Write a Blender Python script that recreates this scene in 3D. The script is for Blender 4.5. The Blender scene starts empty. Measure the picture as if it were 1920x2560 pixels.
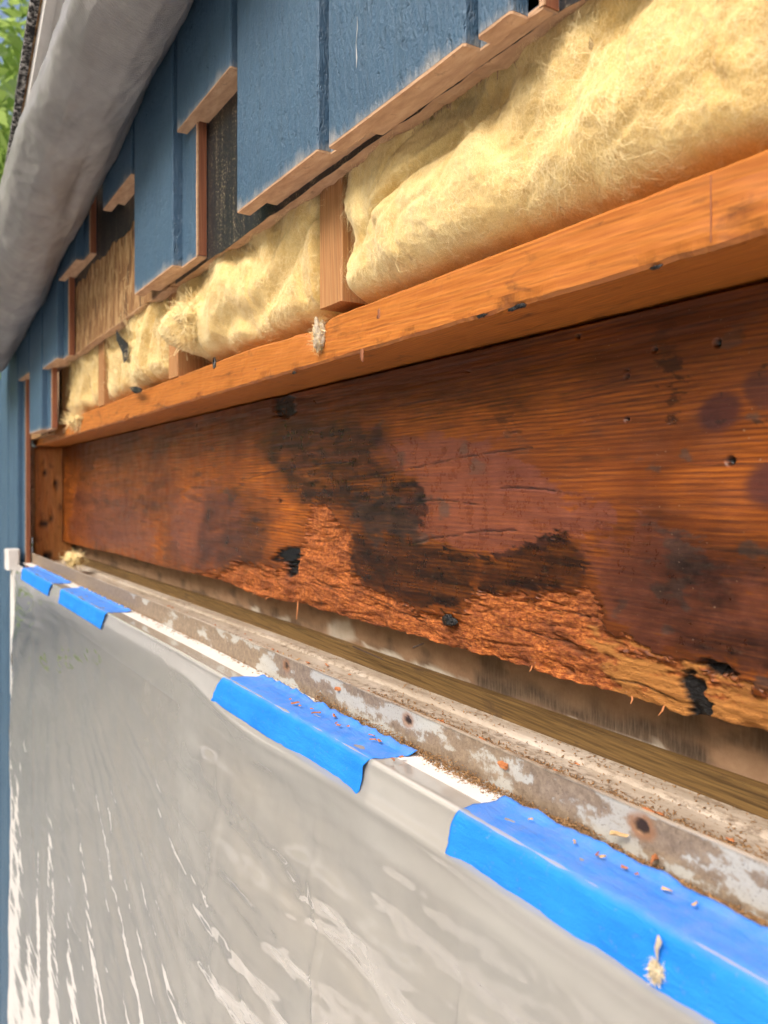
import bpy, math, random
import numpy as np
from mathutils import Vector

# ------------------------------------------------------------------ camera, world, sun, exposure
SC = bpy.context.scene
F_PX, VPX, HOR = 2000.0, -285.0, 1212.0          # focal length, vanishing point of the wall and horizon in a 1920 x 2560 frame
TH = math.atan((960.0 - VPX) / F_PX)             # angle between view axis and wall
CT, ST = math.cos(TH), math.sin(TH)
D, H = 0.335, 2.05                               # camera stands 33.5 cm off the stud faces, 2.05 m up

cam_d = bpy.data.cameras.new('camera'); cam = bpy.data.objects.new('camera', cam_d)
SC.collection.objects.link(cam); SC.camera = cam
cam.location = (0, -D, H); cam.rotation_euler = (math.pi / 2, 0, math.pi / 2 - TH)
cam_d.sensor_fit = 'HORIZONTAL'; cam_d.sensor_width = 36.0; cam_d.lens = 36.0 * F_PX / 1920.0
cam_d.shift_y = -(1280.0 - HOR) / 1920.0
cam_d.clip_start = 0.01; cam_d.clip_end = 500
cam_d.dof.use_dof = True; cam_d.dof.focus_distance = 0.62; cam_d.dof.aperture_fstop = 13.0

SUN_EL, SUN_AZ = math.radians(48), math.radians(163)   # azimuth clockwise from +Y: sun in front of the wall
W = bpy.data.worlds.new('World'); SC.world = W; W.use_nodes = True
wn = W.node_tree; wn.nodes.clear()
sky = wn.nodes.new('ShaderNodeTexSky'); sky.sky_type = 'NISHITA'; sky.sun_disc = False
sky.sun_elevation = SUN_EL; sky.sun_rotation = SUN_AZ; sky.air_density = 1.0; sky.dust_density = 6.5; sky.ozone_density = 0.6
bg = wn.nodes.new('ShaderNodeBackground'); bg.inputs[1].default_value = 0.13
wo = wn.nodes.new('ShaderNodeOutputWorld')
wn.links.new(sky.outputs[0], bg.inputs[0]); wn.links.new(bg.outputs[0], wo.inputs[0])
sl = bpy.data.lights.new('sun', 'SUN'); sl.energy = 1.3; sl.angle = math.radians(26); sl.color = (1, 0.97, 0.93)
so = bpy.data.objects.new('sun', sl); SC.collection.objects.link(so)
sd = Vector((math.sin(SUN_AZ) * math.cos(SUN_EL), math.cos(SUN_AZ) * math.cos(SUN_EL), math.sin(SUN_EL)))
so.rotation_euler = sd.to_track_quat('Z', 'Y').to_euler(); so.location = (0, -5, 8)
SC.view_settings.view_transform = 'Standard'; SC.view_settings.look = 'None'
SC.view_settings.exposure = 0.82; SC.view_settings.gamma = 1.0; SC.view_settings.use_curve_mapping = False
SC.render.engine = 'CYCLES'
SC.cycles.use_denoising = True; SC.cycles.use_adaptive_sampling = True; SC.cycles.adaptive_threshold = 0.04; SC.cycles.max_bounces = 5; SC.cycles.diffuse_bounces = 3; SC.cycles.glossy_bounces = 3; SC.cycles.transparent_max_bounces = 8
SC.cycles.caustics_reflective = False; SC.cycles.caustics_refractive = False

rng = np.random.default_rng(7); random.seed(7)

# ------------------------------------------------------------------ numpy noise
_perm = np.random.default_rng(3).permutation(256); _perm = np.concatenate([_perm, _perm, _perm])
_g = np.random.default_rng(4).normal(size=(256, 3)); _g /= np.linalg.norm(_g, axis=1)[:, None]
def perlin(x, y, z=0.0):
    x, y, z = np.broadcast_arrays(np.asarray(x, float), np.asarray(y, float), np.asarray(z, float))
    xi, yi, zi = np.floor(x).astype(int), np.floor(y).astype(int), np.floor(z).astype(int)
    xf, yf, zf = x - xi, y - yi, z - zi
    f = lambda t: t * t * t * (t * (t * 6 - 15) + 10)
    u, v, w = f(xf), f(yf), f(zf)
    def gr(a, b, c):
        h = _perm[_perm[_perm[(xi + a) & 255] + ((yi + b) & 255)] + ((zi + c) & 255)]
        g = _g[h]
        return g[..., 0] * (xf - a) + g[..., 1] * (yf - b) + g[..., 2] * (zf - c)
    l = lambda a, b, t: a + t * (b - a)
    return l(l(l(gr(0,0,0), gr(1,0,0), u), l(gr(0,1,0), gr(1,1,0), u), v),
             l(l(gr(0,0,1), gr(1,0,1), u), l(gr(0,1,1), gr(1,1,1), u), v), w) * 1.5
def fbm(x, y, z=0.0, o=4, r=0.5):
    s, a, k = 0.0, 1.0, 1.0
    for i in range(o):
        s = s + a * perlin(np.asarray(x) * k + 17.3 * i, np.asarray(y) * k - 9.1 * i, np.asarray(z) * k + 3.7 * i); a *= r; k *= 2.03
    return s
def ridged(x, y, z=0.0, o=4, r=0.55):
    s, a, k = 0.0, 1.0, 1.0
    for i in range(o):
        s = s + a * (1 - 2 * np.abs(perlin(np.asarray(x) * k + 5.3 * i, np.asarray(y) * k + 31.1 * i, np.asarray(z) * k))); a *= r; k *= 2.1
    return s
def sstep(a, b, x):
    t = np.clip((np.asarray(x, float) - a) / (b - a), 0, 1); return t * t * (3 - 2 * t)

# ------------------------------------------------------------------ measuring: a point of the photograph on a vertical plane Y = const
def at(px, py, Y=0.0):
    a, b = (px - 960.0) / F_PX, -(py - HOR) / F_PX
    t = (Y + D) / (ST + a * CT)
    return np.array([(-CT + a * ST) * t, Y, H + b * t])
def sx(px, Y):                                     # X on the wall for a photograph column
    return at(px, HOR, Y)[0]
def zh(h): return H - h                            # h = metres below the camera

# ------------------------------------------------------------------ objects
def tag(o, label=None, cat=None, group=None, kind=None):
    if label: o['label'] = label
    if cat: o['category'] = cat
    if group: o['group'] = group
    if kind: o['kind'] = kind
    return o
def empty(name, loc):
    o = bpy.data.objects.new(name, None); SC.collection.objects.link(o); o.location = loc; o.empty_display_size = 0.02
    return o
def add(name, V, Fc, mat, parent=None, smooth=False, attrs=None, base=None):
    """link one mesh object; V in world space; origin goes to the base of the mesh (or to `base`)"""
    V = np.asarray(V, float)
    if base is None:
        base = (V.min(0) + V.max(0)) / 2; base[2] = V[:, 2].min()
    base = np.asarray(base, float)
    me = bpy.data.meshes.new(name); me.from_pydata((V - base).tolist(), [], [tuple(int(i) for i in f) for f in Fc]) if not isinstance(Fc, np.ndarray) else _fast(me, V - base, Fc)
    if smooth: me.polygons.foreach_set('use_smooth', np.ones(len(me.polygons), bool))
    for k, v in (attrs or {}).items():
        v = np.asarray(v, np.float32)
        v = np.concatenate([v, np.zeros(len(V) - len(v), np.float32)]) if len(v) < len(V) else v
        me.attributes.new(k, 'FLOAT', 'POINT').data.foreach_set('value', v)
    me.materials.append(mat); me.update()
    o = bpy.data.objects.new(name, me); SC.collection.objects.link(o)
    if parent is not None:
        o.parent = parent; o.location = Vector(base) - parent.location
    else: o.location = base
    return o
def _fast(me, V, Fc):
    k = Fc.shape[1]
    me.vertices.add(len(V)); me.vertices.foreach_set('co', V.astype(np.float32).ravel())
    me.loops.add(Fc.size); me.loops.foreach_set('vertex_index', Fc.astype(np.int32).ravel())
    me.polygons.add(len(Fc)); me.polygons.foreach_set('loop_start', np.arange(0, Fc.size, k, dtype=np.int32))
    me.update(calc_edges=True)
def gridF(n, m, off=0):
    i, j = np.meshgrid(np.arange(n - 1), np.arange(m - 1), indexing='ij')
    a = (i * m + j).ravel() + off
    return np.stack([a, a + m, a + m + 1, a + 1], 1)
def slab(P, back):
    """front grid P (n, m, 3) closed with sides and a flat back at the Y given (n along X falling, m along Z)"""
    n, m, _ = P.shape; V = P.reshape(-1, 3); Fc = [tuple(f) for f in gridF(n, m)]
    loop = [i * m for i in range(n)] + [(n - 1) * m + j for j in range(1, m)] + [i * m + m - 1 for i in range(n - 2, -1, -1)] + [j for j in range(m - 2, 0, -1)]
    B = V[loop].copy(); B[:, 1] = back; o = len(V); L = len(loop)
    for k in range(L):
        a, b = loop[k], loop[(k + 1) % L]
        Fc.append((b, a, o + k, o + (k + 1) % L))
    Fc.append(tuple(range(o, o + L)))
    return np.concatenate([V, B]), Fc
def ringsV(R, cap=True):
    R = np.asarray(R, float); n, k, _ = R.shape; Fc = []
    for i in range(n - 1):
        for j in range(k):
            a, b = i * k + j, i * k + (j + 1) % k
            Fc.append((a, b, b + k, a + k))
    if cap: Fc.append(tuple(range(k - 1, -1, -1))); Fc.append(tuple((n - 1) * k + j for j in range(k)))
    return R.reshape(-1, 3), Fc
def rect(y0, y1, z0, z1, bev=0.002, sub=3):
    """closed loop of (a, b) points of a chamfered rectangle"""
    c = [(y0 + bev, z0), (y1 - bev, z0), (y1, z0 + bev), (y1, z1 - bev), (y1 - bev, z1), (y0 + bev, z1), (y0, z1 - bev), (y0, z0 + bev)]
    out = []
    for i in range(8):
        a, b = np.array(c[i]), np.array(c[(i + 1) % 8]); q = sub if i % 2 == 0 else 1
        for t in range(q): out.append(a + (b - a) * t / q)
    return np.array(out)
def loft_x(xs, prof):
    return ringsV([np.column_stack([np.full(len(p), x), p]) for x in xs for p in [np.asarray(prof(x))]])
def loft_z(zs, prof):
    return ringsV([np.column_stack([p, np.full(len(p), z)]) for z in zs for p in [np.asarray(prof(z))]])
def join(parts):
    V, Fc, o = [], [], 0
    for v, f in parts:
        V.append(np.asarray(v)); Fc += [tuple(int(i) + o for i in q) for q in f]; o += len(v)
    return np.concatenate(V), Fc
def box(x0, x1, y0, y1, z0, z1):
    V = [(x, y, z) for x in (x0, x1) for y in (y0, y1) for z in (z0, z1)]
    return np.array(V), [(0,1,3,2),(4,6,7,5),(0,4,5,1),(2,3,7,6),(0,2,6,4),(1,5,7,3)]
def xs_dense(s0, s1, n):                          # stations along the wall, finer near the camera's end
    k0, k1 = 1 / (s0 + 0.22), 1 / (s1 + 0.22)
    return 1 / np.linspace(k0, k1, n) - 0.22
def sdf(PX, PZ, poly):
    poly = np.asarray(poly, float); d = np.full(PX.shape, 1e9); ins = np.zeros(PX.shape, bool)
    for i in range(len(poly)):
        a, b = poly[i], poly[(i + 1) % len(poly)]; e = b - a
        wx, wz = PX - a[0], PZ - a[1]
        t = np.clip((wx * e[0] + wz * e[1]) / (e @ e + 1e-12), 0, 1)
        d = np.minimum(d, (wx - e[0] * t) ** 2 + (wz - e[1] * t) ** 2)
        c = (a[1] > PZ) != (b[1] > PZ)
        with np.errstate(divide='ignore', invalid='ignore'):
            c &= PX < (b[0] - a[0]) * (PZ - a[1]) / (b[1] - a[1] + 1e-15) + a[0]
        ins ^= c
    d = np.sqrt(d); return np.where(ins, -d, d)
def line_d(PX, PZ, pts):
    d = np.full(PX.shape, 1e9)
    for a, b in zip(pts[:-1], pts[1:]):
        e = b - a; wx, wz = PX - a[0], PZ - a[1]
        t = np.clip((wx * e[0] + wz * e[1]) / (e @ e + 1e-12), 0, 1)
        d = np.minimum(d, np.hypot(wx - e[0] * t, wz - e[1] * t))
    return d

# ------------------------------------------------------------------ materials
def N(nt, typ, ins=None, **props):
    n = nt.nodes.new(typ)
    for k, v in props.items(): setattr(n, k, v)
    for k, v in (ins or {}).items():
        s = n.inputs[k]
        if isinstance(v, bpy.types.NodeSocket): nt.links.new(v, s)
        else:
            if hasattr(s.default_value, '__len__') and not isinstance(v, (int, float)) and len(v) == 3 and len(s.default_value) == 4: v = (*v, 1)
            s.default_value = v
    return n
class Mt:
    def __init__(s, name, rough=0.6):
        s.m = bpy.data.materials.new(name); s.m.use_nodes = True; s.nt = s.m.node_tree; s.nt.nodes.clear()
        s.out = s.nt.nodes.new('ShaderNodeOutputMaterial'); s.p = s.nt.nodes.new('ShaderNodeBsdfPrincipled')
        s.nt.links.new(s.p.outputs[0], s.out.inputs[0]); s.set('Roughness', rough)
        s.co = s.nt.nodes.new('ShaderNodeTexCoord').outputs['Object']
        s.geo = s.nt.nodes.new('ShaderNodeNewGeometry')
    def set(s, k, v):
        if isinstance(v, bpy.types.NodeSocket): s.nt.links.new(v, s.p.inputs[k])
        else: s.p.inputs[k].default_value = (*v, 1) if isinstance(v, tuple) and len(v) == 3 and len(s.p.inputs[k].default_value) == 4 else v
        return s
    def mp(s, scale=(1,1,1), loc=(0,0,0), rot=(0,0,0), vec=None):
        return N(s.nt, 'ShaderNodeMapping', {0: vec or s.co, 1: loc, 2: rot, 3: scale}).outputs[0]
    def noise(s, vec, scale, detail=4, rough=0.55, dist=0.0):
        return N(s.nt, 'ShaderNodeTexNoise', {'Vector': vec, 'Scale': scale, 'Detail': detail, 'Roughness': rough, 'Distortion': dist}).outputs[0]
    def wave(s, vec, scale, dist=2.0, detail=3, dscale=1.0, direction='Z', prof='SIN'):
        return N(s.nt, 'ShaderNodeTexWave', {'Vector': vec, 'Scale': scale, 'Distortion': dist, 'Detail': detail, 'Detail Scale': dscale}, wave_type='BANDS', bands_direction=direction, wave_profile=prof).outputs['Fac']
    def vor(s, vec, scale, feat='F1', out='Distance', rnd=1.0):
        return N(s.nt, 'ShaderNodeTexVoronoi', {'Vector': vec, 'Scale': scale, 'Randomness': rnd}, feature=feat).outputs[out]
    def ramp(s, fac, stops):
        n = N(s.nt, 'ShaderNodeValToRGB', {0: fac}); e = n.color_ramp.elements
        while len(e) < len(stops): e.new(0.5)
        for q, (p, c) in zip(e, stops):
            q.position = p; q.color = (c, c, c, 1) if isinstance(c, (int, float)) else (*c, 1)
        return n.outputs[0]
    def mix(s, fac, a, b, blend='MIX'):
        n = s.nt.nodes.new('ShaderNodeMix'); n.data_type = 'RGBA'; n.blend_type = blend
        for i, v in ((0, fac), (6, a), (7, b)):
            if isinstance(v, bpy.types.NodeSocket): s.nt.links.new(v, n.inputs[i])
            else: n.inputs[i].default_value = v if i == 0 else ((v, v, v, 1) if isinstance(v, (int, float)) else (*v, 1))
        return n.outputs[2]
    def math(s, op, a, b=0.0, clamp=False):
        return N(s.nt, 'ShaderNodeMath', {0: a, 1: b}, operation=op, use_clamp=clamp).outputs[0]
    def attr(s, name): return N(s.nt, 'ShaderNodeAttribute', attribute_name=name).outputs['Fac']
    def sep(s, vec=None): return N(s.nt, 'ShaderNodeSeparateXYZ', {0: vec or s.co}).outputs
    def bump(s, h, strength=0.3, dist=0.002, base=None):
        ins = {'Height': h, 'Strength': strength, 'Distance': dist}
        if base is not None: ins['Normal'] = base
        o = N(s.nt, 'ShaderNodeBump', ins).outputs[0]; s.set('Normal', o); return o

def wood(name, dark, light, axis='X', period=0.003, hole=None, stain=None, stain_amt=0.5, rough=0.6, bump=0.16, knots=False):
    M = Mt(name, rough)
    st = {'X': (0.06, 1, 1), 'Y': (1, 0.06, 1), 'Z': (1, 1, 0.06)}[axis]
    v = M.mp(st)
    warp = N(M.nt, 'ShaderNodeVectorMath', {0: v, 1: N(M.nt, 'ShaderNodeVectorMath', {0: N(M.nt, 'ShaderNodeTexNoise', {'Vector': v, 'Scale': 22.0, 'Detail': 2.0}).outputs['Color'], 1: (0.012, 0.012, 0.012)}, operation='MULTIPLY').outputs[0]}, operation='ADD').outputs[0]
    g = M.wave(warp, 0.314 / period, 3.2, 2, 1.6, 'DIAGONAL', 'SIN')
    fine = M.noise(M.mp(tuple(620 if q == 1 else 12 for q in st)), 1.0, 4, 0.65)
    big = M.noise(M.mp(tuple(12 if q == 1 else 3 for q in st)), 1.0, 4, 0.6)
    f = M.math('ADD', M.math('MULTIPLY', g, 0.26), M.math('MULTIPLY', fine, 0.74))
    c = M.ramp(f, [(0.30, dark), (0.62, light)])
    c = M.mix(M.math('MULTIPLY', M.ramp(g, [(0.62, 0.0), (0.95, 0.85)]), M.ramp(fine, [(0.35, 1.0), (0.6, 0.3)])), c, tuple(0.55 * q for q in dark))
    c = M.mix(M.ramp(big, [(0.35, 0.0), (0.7, 0.6)]), c, tuple(0.5 * (a + b) * 0.8 for a, b in zip(dark, light)))
    if stain:
        sp = M.noise(M.mp(tuple(60 if q == 1 else 22 for q in st)), 1.0, 5, 0.65, 0.6)
        c = M.mix(M.ramp(sp, [(0.58, 0.0), (0.72, stain_amt)]), c, stain)
    if hole: c = M.mix(M.attr(hole), c, (0.008, 0.005, 0.004))
    M.set('Base Color', c); M.bump(f, bump, 0.001)
    return M

def m_blue():
    M = Mt('blue_paint', 0.55)
    z = M.sep()[2]
    n = M.noise(M.mp((60, 60, 9)), 1.0, 5, 0.6)
    big = M.noise(M.co, 9.0, 3, 0.5)
    c = M.ramp(big, [(0.3, (0.046, 0.102, 0.170)), (0.7, (0.064, 0.134, 0.212))])
    # dust and sanded paint above the saw cut, ragged outline of its own
    dn = M.noise(M.mp((650, 650, 90)), 1.0, 4, 0.75)
    dn2 = M.noise(M.mp((30, 30, 10)), 1.0, 3, 0.6)
    edge = M.math('ADD', M.math('MULTIPLY', dn, 0.022), M.math('MULTIPLY', dn2, 0.036))
    d = M.math('SUBTRACT', M.math('ADD', edge, -0.0215), z)
    c = M.mix(M.ramp(M.math('MULTIPLY', d, 40.0), [(0.0, 0.0), (0.25, 0.22), (0.75, 0.85)]), c, (0.58, 0.51, 0.41))
    sp = M.noise(M.co, 750.0, 2, 0.5); spm = M.noise(M.mp((9, 9, 4)), 1.0, 3, 0.6)
    c = M.mix(M.math('MULTIPLY', M.ramp(sp, [(0.66, 0.0), (0.74, 0.6)]), M.ramp(spm, [(0.45, 0.05), (0.7, 0.8)])), c, (0.5, 0.47, 0.38))
    c = M.mix(M.math('MULTIPLY', M.ramp(M.noise(M.mp((90, 90, 6)), 1.0, 4, 0.7), [(0.50, 0.0), (0.72, 0.5)]), 0.8), c, (0.040, 0.075, 0.110))
    c = M.mix(M.ramp(M.noise(M.mp((150, 150, 60), (7, 3, 1)), 1.0, 4, 0.7), [(0.26, 0.7), (0.36, 0.0)]), c, (0.025, 0.055, 0.095))
    M.set('Base Color', c)
    h1 = M.noise(M.mp((170, 170, 60)), 1.0, 5, 0.7, 0.5); h2 = M.noise(M.mp((480, 480, 300)), 1.0, 3, 0.6)
    pits = M.ramp(M.noise(M.mp((130, 130, 55), (3, 1, 2)), 1.0, 4, 0.65), [(0.30, 0.0), (0.42, 1.0)])
    hh = M.math('ADD', M.math('ADD', h1, M.math('MULTIPLY', h2, 0.4)), M.math('MULTIPLY', pits, 0.5))
    M.bump(hh, 1.0, 0.0026); return M.m
def m_header():
    M = Mt('header_wood', 0.35)
    v = M.mp((0.07, 1, 1))
    wp = N(M.nt, 'ShaderNodeVectorMath', {0: v, 1: N(M.nt, 'ShaderNodeVectorMath', {0: N(M.nt, 'ShaderNodeTexNoise', {'Vector': M.mp((0.25, 1, 1)), 'Scale': 9.0, 'Detail': 3.0}).outputs['Color'], 1: (0.03, 0.03, 0.03)}, operation='MULTIPLY').outputs[0]}, operation='ADD').outputs[0]
    g = M.wave(wp, 0.314 / 0.0036, 3.0, 2, 1.5, 'Z')
    fine = M.noise(M.mp((16, 1, 560)), 1.0, 5, 0.7, 0.3)
    big = M.noise(M.mp((4, 1, 11)), 1.0, 5, 0.6, 0.4)
    f = M.math('ADD', M.math('MULTIPLY', g, 0.15), M.math('MULTIPLY', fine, 0.85))
    c = M.ramp(f, [(0.30, (0.075, 0.015, 0.002)), (0.48, (0.33, 0.080, 0.007)), (0.68, (0.60, 0.175, 0.015))])
    c = M.mix(M.ramp(big, [(0.36, 0.0), (0.62, 0.8)]), c, (0.115, 0.026, 0.006))
    c = M.mix(0.15, c, (0.03, 0.008, 0.002))
    strk = M.noise(M.mp((9, 1, 160)), 1.0, 5, 0.7)
    c = M.mix(M.ramp(strk, [(0.52, 0.0), (0.72, 0.8)]), c, (0.035, 0.012, 0.006))
    film, dark, rot, lite, black, knot, haze = (M.attr(k) for k in ('film', 'dark', 'rot', 'lite', 'black', 'knot', 'grime'))
    mott = M.noise(M.co, 55.0, 5, 0.7)
    c = M.mix(M.math('MULTIPLY', knot, 0.92), c, M.ramp(mott, [(0.3, (0.045, 0.012, 0.010)), (0.7, (0.085, 0.022, 0.015))]))
    c = M.mix(M.math('MULTIPLY', film, 0.72), c, M.mix(M.ramp(fine, [(0.3, 0.35), (0.7, 0.0)]), M.ramp(mott, [(0.3, (0.10, 0.026, 0.017)), (0.7, (0.22, 0.075, 0.053))]), (0.06, 0.016, 0.01)))
    c = M.mix(M.math('MULTIPLY', haze, 0.7), c, M.ramp(mott, [(0.3, (0.035, 0.022, 0.017)), (0.75, (0.12, 0.085, 0.065))]))
    dd = M.math('MULTIPLY', dark, M.ramp(M.noise(M.mp((16, 1, 60), (2, 0, 5)), 1.0, 5, 0.7), [(0.30, 0.55), (0.58, 1.0)]), True)
    c = M.mix(dd, c, M.mix(1.0, c, M.ramp(mott, [(0.3, (0.03, 0.035, 0.045)), (0.6, (0.10, 0.10, 0.11)), (0.8, (0.30, 0.28, 0.28))]), 'MULTIPLY'))
    c = M.mix(M.math('MULTIPLY', dd, M.ramp(M.noise(M.co, 130.0, 5, 0.75), [(0.56, 0.0), (0.72, 0.25)])), c, (0.13, 0.10, 0.075))
    rn = M.noise(M.mp((200, 1, 480)), 1.0, 5, 0.75); rb = M.noise(M.mp((25, 1, 45)), 1.0, 4, 0.6)
    rc = M.ramp(rn, [(0.32, (0.075, 0.016, 0.004)), (0.48, (0.38, 0.090, 0.014)), (0.66, (0.78, 0.28, 0.060))])
    rc = M.mix(M.ramp(rb, [(0.42, 0.0), (0.66, 0.75)]), rc, (0.15, 0.034, 0.009))
    lc = M.ramp(f, [(0.2, (0.26, 0.085, 0.014)), (0.75, (0.58, 0.25, 0.055))])
    c = M.mix(rot, c, M.mix(lite, rc, lc))
    dust = M.noise(M.co, 420.0, 2, 0.5)
    c = M.mix(M.ramp(dust, [(0.70, 0.0), (0.76, 0.5)]), c, (0.32, 0.22, 0.15))
    c = M.mix(black, c, (0.003, 0.003, 0.0035))
    M.set('Base Color', c)
    rg = M.ramp(M.noise(M.co, 30.0, 4, 0.6), [(0.3, 0.28), (0.7, 0.58)])
    rg = M.mix(M.math('MULTIPLY', M.math('MAXIMUM', dark, film), 0.8), rg, M.ramp(mott, [(0.35, 0.16), (0.65, 0.40)])); rg = M.mix(rot, rg, 0.7); rg = M.mix(black, rg, 0.3)
    M.set('Roughness', rg); M.set('Specular IOR Level', 0.42)
    fine2 = M.noise(M.mp((220, 1, 900)), 1.0, 3, 0.7)
    b1 = M.bump(f, 0.22, 0.0008)
    b2 = M.bump(M.math('MULTIPLY', rn, rot), 0.9, 0.003, b1)
    M.bump(fine2, 0.25, 0.0008, b2)
    return M.m
def m_osb():
    M = Mt('osb_flakes', 0.7)
    v = M.mp((110, 110, 34), rot=(0, 0.35, 0)); w2 = M.mp((90, 90, 40), loc=(3, 2, 1), rot=(0, -0.7, 0))
    c1 = M.vor(v, 1.0, 'F1', 'Color'); c2 = M.vor(w2, 1.0, 'F1', 'Color')
    f = M.math('ADD', M.math('MULTIPLY', N(M.nt, 'ShaderNodeSeparateColor', {0: c1}).outputs[0], 0.5), M.math('MULTIPLY', N(M.nt, 'ShaderNodeSeparateColor', {0: c2}).outputs[1], 0.5))
    gr = M.noise(M.mp((500, 500, 70)), 1.0, 3, 0.6)
    c = M.ramp(f, [(0.2, (0.22, 0.10, 0.032)), (0.5, (0.40, 0.215, 0.085)), (0.8, (0.58, 0.37, 0.17))])
    c = M.mix(M.ramp(gr, [(0.35, 0.5), (0.6, 0.0)]), c, (0.2, 0.09, 0.03))
    c = M.mix(M.ramp(M.noise(M.mp((75, 75, 18)), 1.0, 4, 0.6), [(0.57, 0.0), (0.66, 0.85)]), c, (0.09, 0.042, 0.016))
    M.set('Base Color', c); M.bump(M.math('ADD', f, gr), 0.5, 0.0015); return M.m
def m_rawcut():
    M = Mt('raw_sawn_wood', 0.85)
    n = M.noise(M.mp((28, 120, 120)), 1.0, 5, 0.65); sp = M.noise(M.mp((60, 60, 60)), 1.0, 4, 0.7)
    c = M.ramp(n, [(0.25, (0.36, 0.20, 0.11)), (0.55, (0.55, 0.34, 0.20)), (0.8, (0.68, 0.46, 0.29))])
    c = M.mix(M.ramp(sp, [(0.62, 0.0), (0.72, 0.55)]), c, (0.15, 0.08, 0.045))
    M.set('Base Color', c); M.bump(M.noise(M.mp((300, 500, 500)), 1.0, 4, 0.7), 0.6, 0.0012); return M.m
def m_paper():
    M = Mt('black_building_paper', 0.5)
    st = M.noise(M.mp((60, 60, 5), rot=(0, 0.22, 0)), 1.0, 5, 0.7, 0.6); sp = M.noise(M.co, 420.0, 3, 0.6)
    c = M.mix(M.ramp(st, [(0.54, 0.0), (0.80, 0.45)]), (0.010, 0.011, 0.013), (0.20, 0.15, 0.10))
    c = M.mix(M.math('MULTIPLY', M.ramp(sp, [(0.55, 0.0), (0.68, 0.8)]), M.ramp(st, [(0.42, 0.0), (0.6, 1.0)])), c, (0.45, 0.35, 0.22))
    M.set('Base Color', c); M.bump(sp, 0.3, 0.001); return M.m
def m_wool(col_hi, col_lo, name):
    M = Mt(name, 1.0)
    n = M.noise(M.mp((26, 26, 26)), 1.0, 4, 0.6, 0.8); s = M.noise(M.co, 7.0, 3, 0.6); fi = M.noise(M.mp((900, 300, 260), rot=(0, 0.6, 0)), 1.0, 3, 0.75, 2.5)
    c = M.ramp(n, [(0.28, col_lo), (0.60, col_hi)])
    c = M.mix(M.ramp(s, [(0.50, 0.0), (0.72, 0.60)]), c, (0.74, 0.46, 0.11))
    c = M.mix(M.ramp(fi, [(0.40, 0.45), (0.60, 0.0)]), c, (0.42, 0.25, 0.07))
    c = M.mix(M.ramp(M.noise(M.mp((160, 160, 70)), 1.0, 2, 0.5), [(0.74, 0.0), (0.78, 0.8)]), c, (0.16, 0.07, 0.025))
    M.set('Base Color', c); M.set('Sheen Weight', 0.25); M.set('Sheen Roughness', 0.6); M.set('Specular IOR Level', 0.05)
    M.bump(fi, 0.30, 0.0012); return M.m
def m_vinyl():
    M = Mt('cream_vinyl_track', 0.45)
    n = M.noise(M.mp((9, 40, 40)), 1.0, 4, 0.65); sp = M.noise(M.mp((120, 200, 200)), 1.0, 5, 0.75); pk = M.noise(M.co, 330.0, 2, 0.5); pa = M.noise(M.mp((7, 60, 60), (1, 5, 2)), 1.0, 3, 0.6)
    c = M.ramp(n, [(0.3, (0.30, 0.235, 0.17)), (0.5, (0.44, 0.37, 0.29)), (0.75, (0.54, 0.48, 0.41))])
    c = M.mix(M.math('MULTIPLY', M.ramp(sp, [(0.46, 0.0), (0.62, 0.9)]), M.ramp(pa, [(0.44, 0.15), (0.60, 1.0)])), c, (0.12, 0.078, 0.045))
    c = M.mix(M.ramp(pk, [(0.68, 0.0), (0.74, 0.6)]), c, (0.08, 0.05, 0.03))
    M.set('Base Color', c); M.bump(sp, 0.12, 0.0008); return M.m
def m_flange():
    M = Mt('dirty_flange_vinyl', 0.55)
    d, hole, rust = M.attr('dirt'), M.attr('hole'), M.attr('rust')
    n = M.noise(M.co, 170.0, 6, 0.75); n2 = M.noise(M.co, 900.0, 2, 0.5); n3 = M.noise(M.mp((18, 30, 60)), 1.0, 5, 0.7)
    k = M.math('ADD', d, M.math('MULTIPLY', M.math('SUBTRACT', n, 0.5), 1.1))
    clean = M.ramp(n3, [(0.3, (0.40, 0.37, 0.32)), (0.7, (0.50, 0.50, 0.47))])
    grime = M.ramp(n, [(0.3, (0.12, 0.075, 0.045)), (0.55, (0.26, 0.185, 0.12)), (0.75, (0.40, 0.31, 0.22))])
    c = M.mix(M.ramp(k, [(0.42, 0.0), (0.58, 0.92)]), clean, grime)
    c = M.mix(M.ramp(n2, [(0.64, 0.0), (0.70, 0.7)]), c, (0.09, 0.06, 0.04))
    c = M.mix(rust, c, (0.30, 0.13, 0.05)); c = M.mix(hole, c, (0.035, 0.018, 0.01))
    M.set('Base Color', c); M.bump(n, 0.4, 0.001); return M.m
def m_drywall():
    M = Mt('drywall_back_paper', 0.9)
    t, mo = M.attr('torn'), M.attr('mould')
    n = M.noise(M.co, 40.0, 5, 0.7); f = M.noise(M.mp((500, 500, 60)), 1.0, 3, 0.6)
    c = M.ramp(n, [(0.3, (0.27, 0.155, 0.085)), (0.7, (0.40, 0.25, 0.145))])
    c = M.mix(M.math('MULTIPLY', mo, M.ramp(n, [(0.25, 1.0), (0.75, 0.7)])), c, M.ramp(f, [(0.4, (0.045, 0.03, 0.02)), (0.75, (0.16, 0.12, 0.08))]))
    c = M.mix(t, c, M.ramp(n, [(0.3, (0.55, 0.47, 0.36)), (0.7, (0.70, 0.64, 0.54))]))
    M.set('Base Color', c); M.bump(n, 0.3, 0.002); return M.m
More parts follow.
